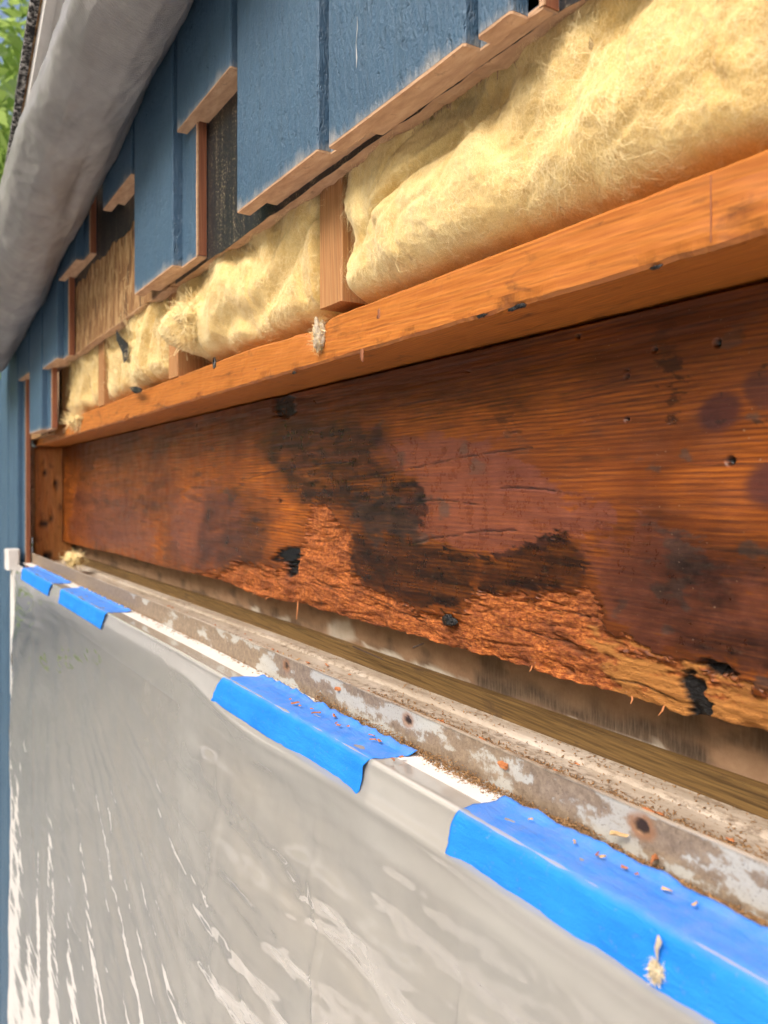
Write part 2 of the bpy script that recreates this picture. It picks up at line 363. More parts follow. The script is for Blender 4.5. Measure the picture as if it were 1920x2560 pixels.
def m_tape():
    M = Mt('blue_masking_tape', 0.7); M.set('Specular IOR Level', 0.25)
    n = M.noise(M.co, 900.0, 3, 0.6); cr = M.noise(M.mp((60, 300, 300)), 1.0, 3, 0.6); d = M.noise(M.co, 260.0, 4, 0.7)
    c = M.ramp(M.noise(M.co, 30.0, 3, 0.5), [(0.3, (0.012, 0.20, 0.74)), (0.7, (0.020, 0.255, 0.88))])
    c = M.mix(M.ramp(d, [(0.60, 0.0), (0.76, 0.5)]), c, (0.22, 0.24, 0.38))
    nz = N(M.nt, 'ShaderNodeSeparateXYZ', {0: M.geo.outputs['Normal']}).outputs[2]
    c = M.mix(M.math('MULTIPLY', M.ramp(nz, [(0.55, 0.0), (0.9, 1.0)]), M.ramp(M.noise(M.co, 70.0, 5, 0.7), [(0.3, 0.12), (0.7, 0.55)])), c, (0.20, 0.26, 0.47))
    b0 = M.bump(M.noise(M.mp((45, 140, 140)), 1.0, 4, 0.6, 0.5), 0.35, 0.003); M.set('Base Color', c); M.bump(M.math('ADD', n, cr), 0.5, 0.0007, b0); return M.m
def m_plastic():
    M = Mt('polythene_film', 0.1); nt = M.nt
    nt.nodes.remove(M.p)
    n = M.noise(M.mp((7, 1, 5)), 1.0, 3, 0.6); bmp = N(nt, 'ShaderNodeBump', {'Height': M.noise(M.mp((40, 40, 40)), 1.0, 3, 0.6), 'Strength': 0.10, 'Distance': 0.002}).outputs[0]
    col = M.ramp(n, [(0.3, (0.86, 0.82, 0.76)), (0.7, (0.92, 0.90, 0.86))])
    dif = N(nt, 'ShaderNodeBsdfDiffuse', {0: col}).outputs[0]; tra = N(nt, 'ShaderNodeBsdfTranslucent', {0: col}).outputs[0]
    tsp = N(nt, 'ShaderNodeBsdfTransparent', {0: (0.93, 0.93, 0.92)}).outputs[0]
    milky = N(nt, 'ShaderNodeMixShader', {0: 0.35, 1: dif, 2: tra}).outputs[0]
    body = N(nt, 'ShaderNodeMixShader', {0: 0.47, 1: tsp, 2: milky}).outputs[0]
    gl = N(nt, 'ShaderNodeBsdfGlossy', {'Color': (1, 1, 1), 'Roughness': 0.045, 'Normal': bmp}).outputs[0]
    fr = N(nt, 'ShaderNodeFresnel', {0: 1.55, 'Normal': bmp}).outputs[0]
    fr2 = M.math('MULTIPLY', fr, 1.9, True)
    nt.links.new(N(nt, 'ShaderNodeMixShader', {0: fr2, 1: body, 2: gl}).outputs[0], M.out.inputs[0]); return M.m
def m_tarp():
    M = Mt('woven_poly_tarp', 0.42)
    wv = M.math('ADD', M.wave(M.mp((1, 1, 1)), 75.0, 1.2, 2, 30, 'X'), M.wave(M.mp((1, 1, 1)), 65.0, 1.2, 2, 30, 'Z'))
    n = M.noise(M.mp((14, 14, 14)), 1.0, 5, 0.65)
    c = M.ramp(n, [(0.32, (0.21, 0.20, 0.195)), (0.68, (0.33, 0.315, 0.305))])
    c = M.mix(M.ramp(M.noise(M.co, 500.0, 2), [(0.70, 0.0), (0.76, 0.5)]), c, (0.5, 0.48, 0.44))
    M.set('Base Color', c)
    b = M.bump(M.noise(M.mp((32, 32, 32)), 1.0, 3, 0.55), 0.25, 0.004); M.bump(M.math('ADD', M.wave(M.co, 75.0, 1.5, 2, 20, 'X'), M.noise(M.co, 700.0, 2, 0.6)), 0.42, 0.0012, b); return M.m
def simple(name, c0, c1, scale=20.0, rough=0.6, bump=0.2, dist=0.002, aniso=(1, 1, 1), detail=5, spec=0.5):
    M = Mt(name, rough); n = M.noise(M.mp(aniso), scale, detail, 0.65)
    M.set('Base Color', M.ramp(n, [(0.3, c0), (0.7, c1)])); M.set('Specular IOR Level', spec); M.bump(n, bump, dist); return M.m
def m_leaf():
    M = Mt('leaf', 0.45); nt = M.nt
    n = M.noise(M.co, 2.5, 3)
    c = M.ramp(n, [(0.3, (0.05, 0.11, 0.015)), (0.7, (0.13, 0.22, 0.03))]); M.set('Base Color', c)
    t = N(nt, 'ShaderNodeBsdfTranslucent', {0: M.ramp(n, [(0.3, (0.40, 0.58, 0.10)), (0.7, (0.62, 0.80, 0.25))])}).outputs[0]
    nt.links.new(N(nt, 'ShaderNodeMixShader', {0: 0.5, 1: M.p.outputs[0], 2: t}).outputs[0], M.out.inputs[0]); return M.m
def m_shingle():
    M = Mt('speckled_shingle', 0.9)
    n = M.noise(M.co, 130.0, 3, 0.6)
    M.set('Base Color', M.ramp(n, [(0.46, (0.012, 0.011, 0.012)), (0.56, (0.20, 0.19, 0.18)), (0.66, (0.55, 0.53, 0.50))])); M.bump(n, 0.5, 0.002); return M.m

MAT = dict(
    blue=m_blue(), header=m_header(), osb=m_osb(), raw=m_rawcut(), paper=m_paper(),
    cedar=wood('reddish_board_edge', (0.20, 0.062, 0.026), (0.36, 0.135, 0.062), 'Z', 0.006, rough=0.7).m,
    stud=wood('stud_wood', (0.34, 0.135, 0.042), (0.60, 0.315, 0.125), 'Z', 0.0045, rough=0.7).m,
    plate=wood('plate_wood', (0.36, 0.095, 0.013), (0.64, 0.225, 0.036), 'X', 0.0036, stain=(0.09, 0.03, 0.012), stain_amt=0.75, rough=0.5).m,
    trim=wood('old_trimmer_wood', (0.42, 0.13, 0.03), (0.78, 0.34, 0.09), 'Z', 0.006, hole='hole', stain=(0.10, 0.04, 0.02), stain_amt=0.8, rough=0.65).m,
    jamb=wood('treated_jamb_wood', (0.05, 0.025, 0.007), (0.25, 0.145, 0.045), 'X', 0.0028, stain=(0.05, 0.025, 0.012), stain_amt=0.8, rough=0.6).m,
    wool=m_wool((0.90, 0.72, 0.34), (0.76, 0.53, 0.19), 'yellow_glass_wool'),
    fibre=simple('glass_wool_fibre', (0.88, 0.69, 0.33), (0.94, 0.80, 0.48), 60.0, 0.8, 0.0),
    vinyl=m_vinyl(), flange=m_flange(), drywall=m_drywall(), tape=m_tape(), plastic=m_plastic(), tarp=m_tarp(),
    glass=simple('window_glass_with_blind', (0.34, 0.37, 0.40), (0.72, 0.58, 0.40), 5.0, 0.12, 0.0),
    white=simple('white_casing_paint', (0.66, 0.63, 0.59), (0.78, 0.76, 0.73), 14.0, 0.5, 0.15),
    tar=simple('black_tar', (0.003, 0.003, 0.004), (0.012, 0.012, 0.012), 180.0, 0.28, 0.9, 0.004),
    leaf=m_leaf(), bark=simple('bark', (0.06, 0.045, 0.03), (0.14, 0.11, 0.08), 18.0, 0.9, 0.8, 0.02, (1, 1, 0.25)),
    asphalt=simple('grey_gravel_drive', (0.20, 0.20, 0.195), (0.28, 0.275, 0.265), 2.0, 0.9, 0.3, 0.005),
    shingle=m_shingle(), ground=simple('pale_concrete', (0.60, 0.55, 0.51), (0.70, 0.66, 0.62), 1.5, 0.85, 0.2, 0.005),
    chip=simple('reddish_wood_chip', (0.30, 0.085, 0.025), (0.55, 0.22, 0.075), 160.0, 0.8, 0.5, 0.001),
    palechip=simple('pale_wood_chip', (0.45, 0.26, 0.10), (0.70, 0.46, 0.22), 160.0, 0.8, 0.5, 0.001),
    dustm=simple('sawdust', (0.22, 0.11, 0.045), (0.55, 0.33, 0.15), 240.0, 0.9, 0.5, 0.001),
    fluff=simple('grey_fluff', (0.38, 0.31, 0.22), (0.60, 0.52, 0.40), 90.0, 0.95, 0.6, 0.002),
    steel=simple('rusty_nail_steel', (0.03, 0.018, 0.012), (0.09, 0.05, 0.03), 300.0, 0.6, 0.4, 0.001),
)

# ------------------------------------------------------------------ setting: ground, trees
g = add('ground', [(-150, -150, 0), (150, -150, 0), (150, 150, 0), (-150, 150, 0)], [(0, 1, 2, 3)], MAT['asphalt']); tag(g, kind='structure')
V, Fc = box(-2.9, 7, -2.35, -0.02, 0.004, 0.03); tag(add('reflection_slab', V, Fc, MAT['ground']), kind='structure')  # unseen pale slab, added and sized for the patches reflected in the film
V, Fc = box(-14, -2.904, -0.36, -0.02, 0.004, 0.028); tag(add('reflection_strip', V, Fc, MAT['ground']), kind='structure')  # unseen bright strip, added for the white reflection low on the film

def tree_meshes(seed, R, n_leaf, leaf):
    r = np.random.default_rng(seed)
    # trunk with limbs
    parts = []
    def limb(p, q, r0, r1, seg=6):
        p, q = np.array(p), np.array(q); R_ = []
        d = (q - p) / np.linalg.norm(q - p); u = np.cross(d, (0.3, 0.9, 0.1)); u /= np.linalg.norm(u); w = np.cross(d, u)
        for t in np.linspace(0, 1, seg):
            c = p + (q - p) * t + 0.06 * r.normal(size=3) * (0 < t < 1); rad = r0 + (r1 - r0) * t
            R_.append([c + rad * (math.cos(a) * u + math.sin(a) * w) for a in np.linspace(0, 2 * math.pi, 8, endpoint=False)])
        parts.append(ringsV(R_))
    limb((0, 0, 0), (0.1, 0, R * 1.25), 0.17, 0.11)
    tips = []
    for k in range(9):
        a = k * 2.4; z0 = R * (0.75 + 0.06 * k); L = R * (0.5 + 0.4 * r.random())
        q = (L * math.cos(a), L * math.sin(a), z0 + L * (0.5 + 0.4 * r.random())); limb((0.05, 0, z0), q, 0.07, 0.02); tips.append(q)
    # leaves in clumps around the limbs
    cl = np.array(tips)[r.integers(0, 9, 60)] + r.normal(size=(60, 3)) * R * 0.27
    c = cl[r.integers(0, 60, n_leaf)] + r.normal(size=(n_leaf, 3)) * R * 0.13
    a = r.normal(size=(n_leaf, 3)); a /= np.linalg.norm(a, axis=1)[:, None]
    b = np.cross(a, r.normal(size=(n_leaf, 3))); b /= np.linalg.norm(b, axis=1)[:, None]
    n3 = np.cross(a, b); s = leaf * (0.6 + 0.8 * r.random((n_leaf, 1)))
    V = np.stack([c - a * s, c + b * s * 0.45 + n3 * s * 0.12, c + a * s, c - b * s * 0.45 + n3 * s * 0.12], 1).reshape(-1, 3)
    Fq = np.arange(n_leaf * 4).reshape(-1, 4)
    return join(parts), (V, Fq)
def tree(name, loc, seed, R, n_leaf, leaf, label, group=None):
    t = empty(name, loc); tag(t, label, 'tree', group)
    (tv, tf), (lv, lf) = tree_meshes(seed, R, n_leaf, leaf); L = np.array(loc)
    add('trunk', tv + L, tf, MAT['bark'], t, True); add('crown', lv + L, lf, MAT['leaf'], t)
    return t
tree('leafy_tree', (-7.6, 0.1, 0), 11, 3.1, 42000, 0.055, 'bright green leafy tree seen past the roof edge and tarp')
for k, (x, y, R, sd_) in enumerate([(-9.0, -9.5, 3.0, 21), (-4.6, -11, 3.4, 22), (-13.5, -7.5, 3.2, 23), (0.5, -12, 3.1, 24)]):
    t = tree('garden_tree', (x, y, 0), sd_, R, 5000, 0.2,
             ['round garden tree across the paving, reflected in the film', 'tallest garden tree across the paving opposite the window', 'garden tree farthest along the paving opposite the wall', 'garden tree opposite the near end of the wall'][k], 'trees across the paving')

# ------------------------------------------------------------------ sheathing, paper, siding
YB, YF, YL = -0.018, -0.042, -0.0295               # back, face and lip of the siding
rag = lambda x, a, f, s=0: a * fbm(np.asarray(x) * f, 3.1 + s, 0.5, 4, 0.6)
def sheet_panel(name, s0, s1, z_bot, z_top, y0, y1, mat, amp, freq, ns=160, parent=None, seed=0):
    """thin board or paper between wall stations with a ragged lower edge"""
    ss = xs_dense(s0, s1, ns); R = []
    for s in ss:
        zb = z_bot(s) + rag(s, amp, freq, seed); x = -s
        R.append([(x, y0, zb), (x, y1, zb + 0.3 * amp), (x, y1, z_top), (x, y0, z_top)])
    V, Fc = ringsV(R); return add(name, V, Fc, mat, parent)
ZTOP = zh(-0.66)
osb_h = lambda s: zh(-(0.2665 - 0.006 * min(max((s - 0.5), 0), 3)))
o = empty('sheathing_panel', (-0.9, -0.008, zh(-0.26))); tag(o, 'flaky OSB sheathing panel behind the blue boards, sawn level above the insulation', 'sheathing')
sheet_panel('panel', 0.05, 2.02, lambda s: osb_h(s), ZTOP, -0.0165, -0.0006, MAT['osb'], 0.0022, 60, 260, o)
V, Fc = box(-2.328, -1.985, -0.0165, -0.0006, zh(-0.118), zh(-0.2535)); add('low_panel', V, Fc, MAT['osb'], o)
V, Fc = box(-2.80, -2.336, -0.0165, -0.0006, 0.02, zh(-0.34)); add('end_panel', V, Fc, MAT['osb'], o)
# sawn edge with frayed fibres along the bottom
ss = xs_dense(0.05, 2.0, 260)
R = [[(-s, -0.0163, osb_h(s) + rag(s, 0.0022, 60) - 0.0012), (-s, -0.0012, osb_h(s) + rag(s, 0.0022, 60) * 1.1 - 0.0009), (-s, -0.0012, osb_h(s) + 0.004), (-s, -0.0163, osb_h(s) + 0.003)] for s in ss]
V, Fc = ringsV(R); add('sawn_edge', V, Fc, MAT['raw'], o)
fr = []
for k in range(420):
    s = 0.08 + 1.75 * rng.random() ** 1.6; clump = max(0, fbm(s * 9, 7.7, 0, 2)) ; L = (0.0025 + 0.010 * clump * rng.random()) * (1 + 0.8 * rng.random())
    p = np.array([-s, -0.002 + 0.0025 * rng.random(), osb_h(s) + 0.0015]); q = p + np.array([rng.normal() * 0.4 * L, 0.15 * L * rng.normal(), -L]); w = 0.0004 + 0.0008 * rng.random()
    fr.append(ringsV([[p + (w, 0, 0), p + (-w * .5, w * .6, 0), p + (-w * .5, -w * .6, 0)], [q + (w * .2, 0, 0), q + (-w * .1, w * .1, 0), q + (-w * .1, -w * .1, 0)]]))
V, Fc = join(fr); tag(add('frayed_fibres', V, Fc, MAT['raw'], o), kind='stuff')

pp = empty('building_paper', (-0.8, -0.0173, zh(-0.26))); tag(pp, 'dusty black building paper exposed where blue boards were cut away', 'paper')
sheet_panel('sheet', 0.05, 1.02, lambda s: osb_h(s) - 0.0042, ZTOP, -0.0178, -0.0168, MAT['paper'], 0.0015, 40, 160, pp, 2)
sheet_panel('torn_sheet', 1.03, 1.68, lambda s: zh(-0.398 + 0.02 * (s - 1.3)), ZTOP, -0.0178, -0.0168, MAT['paper'], 0.012, 14, 120, pp, 5)

PITCH = 0.1913
def siding(k, h_bot, label, width=0.1735, lip=0.055, z_top=None, seed=0, raw_edge=True, right=None):
    """one lapped board: face, recessed lip on its right side, raw sawn bottom end"""
    r = 0.380 + PITCH * k if right is None else right     # station of the face's right edge
    xr, xl = -r, -(r + width); zb = zh(-h_bot); z_top = min(ZTOP, zh(-(0.64 - 0.195 * (r + width - 1.21))))
    zs = np.concatenate([[zb, zb + 0.003], np.linspace(zb + 0.02, z_top, 46)])
    def prof(z, j=1.0):
        a = 0.0009 * j; q = lambda t: a * float(fbm(z * 55, t + seed, 0, 3))
        return [(xl + q(1), YF + 0.0012), (xl + 0.0015 + q(1), YF), (xr - 0.0015 + q(2), YF), (xr + q(2), YF + 0.0015), (xr + q(2), YL), (xr + lip, YL), (xr + lip, YB), (xl + 0.042, YB), (xl + 0.042, YL + 0.001), (xl + q(1), YL + 0.001)]
    o = empty('siding_board', ((xl + xr) / 2, YF, zb)); tag(o, label, 'siding board', 'blue siding boards')
    V, Fc = loft_z(zs, prof); add('painted_board', V, Fc, MAT['blue'], o, base=((xl + xr) / 2, YF, zb))
    # raw sawn end, 1.5 mm of bare wood a hair wider than the paint, ragged lower rim
    P = np.array(prof(zb)); c = P.mean(0); Q = []
    for i in range(len(P)):
        a_, b_ = P[i], P[(i + 1) % len(P)]; n_ = max(1, int(np.linalg.norm(b_ - a_) / 0.004))
        for t in range(n_): Q.append(a_ + (b_ - a_) * t / n_)
    Q = np.array(Q); jag = 0.0011 * fbm(Q[:, 0] * 160, Q[:, 1] * 160, seed, 3)
    R = [np.column_stack([Q, np.full(len(Q), zb - 0.0003)]), np.column_stack([Q - 0.02 * (Q - c) * 0.2, zb - 0.0016 - np.abs(jag)])]
    V, Fc = ringsV(R); add('sawn_end', V, Fc, MAT['raw'], o)
    if raw_edge:
        V, Fc = loft_z(np.linspace(zb, z_top, 30), lambda z: [(xr + lip + 0.0002, YB - 0.0005), (xr + lip + 0.0002, YL + 0.0003), (xr + lip + 0.0012 + 0.0004 * float(fbm(z * 90, seed, 0, 2)), YL + 0.0008), (xr + lip + 0.0012, YB - 0.0008)])
        add('bare_edge', V, Fc, MAT['cedar'], o)
        # splintered pale paint line along the lip corner
        V, Fc = loft_z(np.linspace(zb, z_top, 60), lambda z: [(xr + lip + 0.0014, YL + 0.0010), (xr + lip + 0.0014, YL - 0.0006), (xr + lip - 0.0022 - 0.0022 * abs(float(fbm(z * 70, seed + 3, 0, 3))), YL - 0.0006), (xr + lip - 0.0015, YL + 0.0008)])
        add('chipped_paint_rim', V, Fc, MAT['raw'], o)
    return o
BOARDS = [
    (0.2645, 'wide blue board over the largest insulation bay, with a thin white paint scratch', 0, False),
    (0.2690, 'blue board with rough paint above the bare upright stud, sawn level', 1, False),
    (0.4205, 'short blue board sawn off high above exposed black paper, nearer of two such', 2, False),
    (0.2655, 'long blue board beside the exposed flaky sheathing, reddish right edge bare', 3, True),
    (0.4390, 'short blue board sawn off high, partly under the tarp beside black paper', 4, False),
    (0.4100, 'blue board with dark reddish edge ending at the top of the flaky sheathing', 6, True),
    (0.2560, 'blue board ending just above the narrow far insulation bay', 7, True),
    (0.1237, 'blue board reaching down onto the far end of the orange plate', 8, True),
    (0.2727, 'short far blue board ending level with its longer neighbours mid height', 9, False),
]
for h, lab, k, raw in BOARDS:
    b_ = siding(k, h, lab, seed=k, raw_edge=raw)
    if k == 0:                                        # hairline scratch down to white primer
        R = [[at(893 - 3 * t + 1.5 * math.sin(9 * t) + q * wd, 42 + 128 * t, YF - 0.0004 * (q == 0)) for q in (-1, 0, 1)] for t, wd in ((0, .3), (0.25, 1.0), (0.5, 0.5), (0.8, 1.4), (1.0, 0.3))]
        V, Fc = ringsV(R, False); add('paint_scratch', V, Fc, MAT['white'], b_)
siding(-1, 0.2625, 'narrow blue offcut board at the top with bare pinkish right edge', width=0.030, lip=0.012, seed=31, right=0.338)
for k in range(10, 13):
    siding(k, -2.0 if k == 10 else -2.0, ['full length blue board next to the window, running down to the base', 'second full length blue board out from the window', 'third full length blue board out from the window', 'fourth full length blue board out from the window', 'fifth full length blue board out from the window', 'sixth full length blue board out from the window', 'blue board at the far corner of the house'][k - 10], seed=k, raw_edge=(k == 10))

# ------------------------------------------------------------------ timber frame
def tilt(s): return -0.0052 * s
plate_top = lambda s: zh(-(0.1520 + tilt(s))); plate_bot = lambda s: zh(-(0.1135 + tilt(s)))
def stud(s0, s1, z0, z1, label, y0=0.0, y1=0.088, name='wall_stud', mat='stud', cut=0.0):
    zs = np.linspace(z0, z1, 14)
    def prof(z):
        q = rect(-s1, -s0, y0, y1, 0.0015, 3) + 0.0005 * np.column_stack([fbm(np.arange(16) * 3.1, z * 9 + s0, 0, 2), fbm(np.arange(16) * 2.7, z * 9 + 5, 0, 2)]); return q
    V, Fc = loft_z(zs, prof); o = add(name, V, Fc, MAT[mat]); return tag(o, label, 'stud', 'short upright studs in the wall')
ZS = zh(-0.60)
stud(0.170, 0.208, plate_top(0.19) + 0.001, ZS, 'bare upright stud at the near end of the insulation')
stud(0.6085, 0.650, plate_top(0.63) + 0.011, ZS, 'pale upright stud between the two largest insulation bays, lifted off the plate')
stud(1.070, 1.108, plate_top(1.09) + 0.001, ZS, 'upright stud in shadow beside the pulled out tuft of insulation')
stud(1.503, 1.545, plate_top(1.52) + 0.001, ZS, 'upright stud between the torn batts below the flaky sheathing')
stud(1.905, 1.945, plate_top(1.92) + 0.001, ZS, 'farthest upright stud beside the narrow insulation bay')

def plate():
    ss = xs_dense(0.03, 2.33, 420); R = []
    for s in ss:
        z0, z1 = plate_bot(s), plate_top(s)
        p = rect(0.0, 0.088, z0, z1, 0.0022, 5)
        jit = 0.0006 * fbm(s * 40, np.arange(len(p)) * 0.7, 0, 3)
        p[:, 0] += jit; p[:, 1] += 0.0005 * fbm(s * 30, np.arange(len(p)) * 0.7 + 9, 0, 3)
        # broken bite out of the top front corner under the lifted stud, chips along the lower front arris
        bite = math.exp(-((s - 0.665) / 0.020) ** 2) + 0.35 * math.exp(-((s - 0.72) / 0.05) ** 2)
        fro = sstep(0.02, 0.0, p[:, 0]) * sstep(z0 + 0.012, z1, p[:, 1]); p[:, 1] -= 0.010 * bite * fro; p[:, 0] += 0.004 * bite * fro
        low = sstep(0.006, 0.0, p[:, 0]) * sstep(z0 + 0.008, z0, p[:, 1]); ch = max(0, float(fbm(s * 26, 3.3, 0, 4))) ** 1.2
        p[:, 0] += 0.006 * ch * low; p[:, 1] += 0.004 * ch * low
        R.append(np.column_stack([np.full(len(p), -s), p]))
    V, Fc = ringsV(R); o = add('timber_plate', V, Fc, MAT['plate'])
    return tag(o, 'orange brown horizontal timber plate running under the insulation and studs', 'timber plate')
PL = plate()
def blob(c, r, seed, sub=2, squash=(1, 1, 1), amp=0.35, f=1.6):
    n, m = 10 * sub, 7 * sub; u = np.linspace(0, 2 * math.pi, n, endpoint=False); R = []
    for t in np.linspace(0.06, math.pi - 0.06, m):
        d = np.column_stack([np.cos(u) * math.sin(t), np.sin(u) * math.sin(t), np.full(n, math.cos(t))])
        rr = r * (1 + amp * fbm(d[:, 0] * f + seed, d[:, 1] * f, d[:, 2] * f, 3)); R.append(np.array(c) + d * rr[:, None] * np.array(squash))
    return ringsV(R)
for px, py, r in ((1300, 765, 0.0024), (1282, 772, 0.002), (1205, 788, 0.0022), (1640, 668, 0.0016), (735, 932, 0.002)):
    V, Fc = blob(at(px, py, 0.001), r, px, 2, (2.2, 0.35, 0.6), 0.7, 2.2); o = add('tar_smear', V, Fc, MAT['tar'], PL, True)

for px, py, r, sq in ((948, 785, 0.0045, (0.9, 0.12, 1.5)), (905, 880, 0.004, (0.7, 0.15, 1.8)), (1105, 800, 0.002, (1.2, 0.2, 0.8)), (640, 925, 0.003, (1.0, 0.2, 1.0))):
    V, Fc = blob(at(px, py, 0.0006), r, px, 2, sq, 0.5, 1.6); add('knot', V, Fc, MAT['cedar'], PL, True)
V, Fc = join([box(sx(px, 0) - 0.0003, sx(px, 0) + 0.0003, -0.0004, 0.001, plate_bot(0.3) + 0.004, plate_top(0.3) - 0.0025) for px in (1778,)]); add('saw_score', V, Fc, MAT['cedar'], PL)

# ------------------------------------------------------------------ the rotted header beam
YH = 0.068
def header():
    n, m = 640, 250
    ss = xs_dense(0.06, 2.295, n); X = -ss
    bot = np.array([at(*p, YH)[[0, 2]] for p in [(185,1362),(293,1385),(405,1416),(513,1443),(543,1450),(643,1493),(743,1510),(891,1554),(1021,1588),(1108,1614),(1220,1645),(1308,1669),(1395,1699),(1569,1743),(1708,1790),(1786,1800),(1920,1838)]])
    zb = np.interp(X, bot[:, 0], bot[:, 1]) + 0.0014 * fbm(ss * 60, 1.5, 0, 4, 0.6) - np.where(ss < 0.21, 0, 0)
    zt = np.array([plate_bot(s) - 0.0028 for s in ss])
    t = np.linspace(0, 1, m); PX = np.repeat(X[:, None], m, 1); PZ = zb[:, None] + (zt - zb)[:, None] * t[None]
    wx = 0.006 * fbm(PX * 26, PZ * 30, 1, 4, 0.6); wz = 0.005 * fbm(PX * 26, PZ * 36, 8, 4, 0.6)
    def poly(pts, soft=0.004, warp=1.0):
        q = np.array([at(*p, YH)[[0, 2]] for p in pts]); p = sstep(3 * soft, -3 * soft, sdf(PX + wx * warp, PZ + wz * warp, q)); return sstep(0.5 - shp, 0.5 + shp, p + RG)
    RG = 0.36 * fbm(PX * 40, PZ * 130, 77, 5, 0.7); shp = 0.11
    def ell(px, py, rx, ry, ang=0, soft=0.3):
        c = at(px, py, YH); dx, dz = PX - c[0] + wx * 0.3, PZ - c[2] + wz * 0.3; ca, sa = math.cos(ang), math.sin(ang)
        return sstep(1 + soft, 1 - soft, np.hypot((dx * ca + dz * sa) / rx, (dz * ca - dx * sa) / ry))
    rot = poly([(470,1436),(560,1432),(600,1400),(626,1400),(650,1425),(700,1425),(752,1380),(760,1337),(778,1272),(821,1267),(843,1315),(878,1332),(866,1380),(873,1423),(904,1454),(960,1484),(1021,1519),(1100,1538),(1150,1545),(1168,1510),(1203,1484),(1265,1487),(1330,1491),(1374,1478),(1460,1474),(1495,1504),(1512,1543),(1530,1578),(1578,1621),(1634,1647),(1677,1643),(1721,1656),(1808,1690),(1920,1717),(2300,1800),(2300,2100),(1600,1900),(800,1650),(470,1500)], 0.004)
    lite = poly([(1480,1600),(1600,1640),(1720,1670),(1920,1725),(2300,1800),(2300,2100),(1700,1860),(1560,1760)], 0.012, 1.5)
    dark = np.zeros_like(PX)
    for pts, k in (([(745,1190),(800,1170),(921,1177),(1000,1190),(1050,1215),(1064,1240),(1070,1290),(1030,1310),(980,1260),(920,1262),(860,1262),(800,1262),(752,1258)], 0.9),
                   ([(882,1330),(977,1345),(1021,1393),(1100,1380),(1177,1393),(1180,1493),(1150,1520),(1108,1525),(1020,1508),(960,1478),(912,1450),(873,1423)], 1.0),
                   ([(1190,1385),(1290,1372),(1390,1330),(1430,1345),(1469,1413),(1460,1430),(1395,1474),(1287,1482),(1190,1490)], 0.85),
                   ([(565,1300),(620,1285),(655,1320),(660,1380),(640,1430),(590,1448),(540,1440),(560,1380)], 0.75),
                   ([(840,1240),(910,1260),(960,1330),(930,1400),(880,1340),(850,1290)], 0.7),
                   ([(690,1060),(740,1030),(780,1100),(770,1190),(720,1180)], 0.45),
                   ([(1646,887),(1668,880),(1701,890),(1690,930),(1672,955),(1655,930)], 0.8), ([(1670,975),(1690,985),(1698,1015),(1680,1040),(1665,1010)], 0.8),
                   ([(1655,770),(1700,770),(1690,880),(1662,880)], 0.5), ([(1235,1035),(1280,1040),(1285,1065),(1250,1070)], 0.6),
                   ([(1640,1350),(1720,1340),(1760,1400),(1770,1520),(1740,1600),(1700,1560),(1680,1460)], 0.6), ([(1760,1560),(1860,1560),(1920,1620),(1920,1710),(1800,1680),(1740,1640)], 0.75),
                   ([(400,1370),(440,1350),(470,1440),(420,1425)], 0.5), ([(300,1140),(330,1150),(345,1230),(320,1220)], 0.35)):
        dark = np.maximum(dark, k * poly(pts, 0.006, 1.2))
    def soft(pts, w): return sstep(w, -w, sdf(PX + 2 * wx, PZ + 2 * wz, np.array([at(*p, YH)[[0, 2]] for p in pts])))
    mod = 0.55 * fbm(PX * 12, PZ * 36, 61, 5, 0.65)
    for pts, w, k in (([(640,1130),(700,1060),(860,1050),(960,1090),(1000,1150),(1040,1190),(1100,1240),(1080,1320),(1180,1380),(1290,1360),(1450,1340),(1490,1400),(1470,1470),(1200,1480),(1170,1510),(1020,1510),(900,1450),(880,1330),(800,1262),(760,1262),(700,1200)], 0.022, 0.98),
                      ([(1500,1330),(1650,1290),(1800,1330),(1920,1380),(2100,1450),(2100,1760),(1920,1716),(1720,1655),(1560,1600),(1510,1500)], 0.030, 0.95),
                      ([(520,1230),(620,1200),(680,1300),(670,1400),(560,1440),(480,1430)], 0.025, 0.6),
                      ([(1000,960),(1300,900),(1500,960),(1480,1080),(1250,1080),(1050,1060)], 0.04, 0.42),
                      ([(1560,1000),(1720,960),(1760,1080),(1640,1130)], 0.03, 0.35),
                      ([(150,1180),(300,1150),(420,1180),(440,1300),(300,1330),(160,1300)], 0.05, 0.30)):
        dark = np.maximum(dark, np.clip(soft(pts, w) * (k + mod * 0.9), 0, 0.95))
    topd = sstep(0.05, 0.0, (zt[:, None] - PZ)) * np.clip(0.35 + 0.5 * fbm(PX * 6, PZ * 60, 63, 4), 0, 0.7); dark = np.maximum(dark, topd)
    streak = sstep(0.25, 0.55, fbm(PX * 8, PZ * 110, 3, 4)) * sstep(-0.1, 0.5, fbm(PX * 7, PZ * 14, 13, 3)); dark = np.maximum(dark, 0.55 * streak)
    spots = sstep(0.52, 0.68, fbm(PX * 90, PZ * 110, 23, 3)) * sstep(0.0, 0.5, fbm(PX * 9, PZ * 12, 29, 2)); dark = np.maximum(dark, 0.7 * spots)
    film = np.maximum(poly([(960,1100),(1130,1085),(1240,1110),(1300,1150),(1420,1240),(1520,1255),(1530,1320),(1460,1352),(1300,1372),(1180,1390),(1060,1345),(990,1260),(1040,1195),(960,1165)], 0.006, 1.3),
                      0.75 * poly([(1440,1380),(1560,1330),(1680,1320),(1800,1400),(1920,1420),(2100,1500),(2100,1750),(1920,1716),(1720,1660),(1560,1600),(1500,1480)], 0.010, 1.6))
    film = np.maximum(film, 0.55 * poly([(690,1120),(760,1040),(900,1060),(960,1110),(940,1180),(840,1170),(740,1180)], 0.012, 1.6))
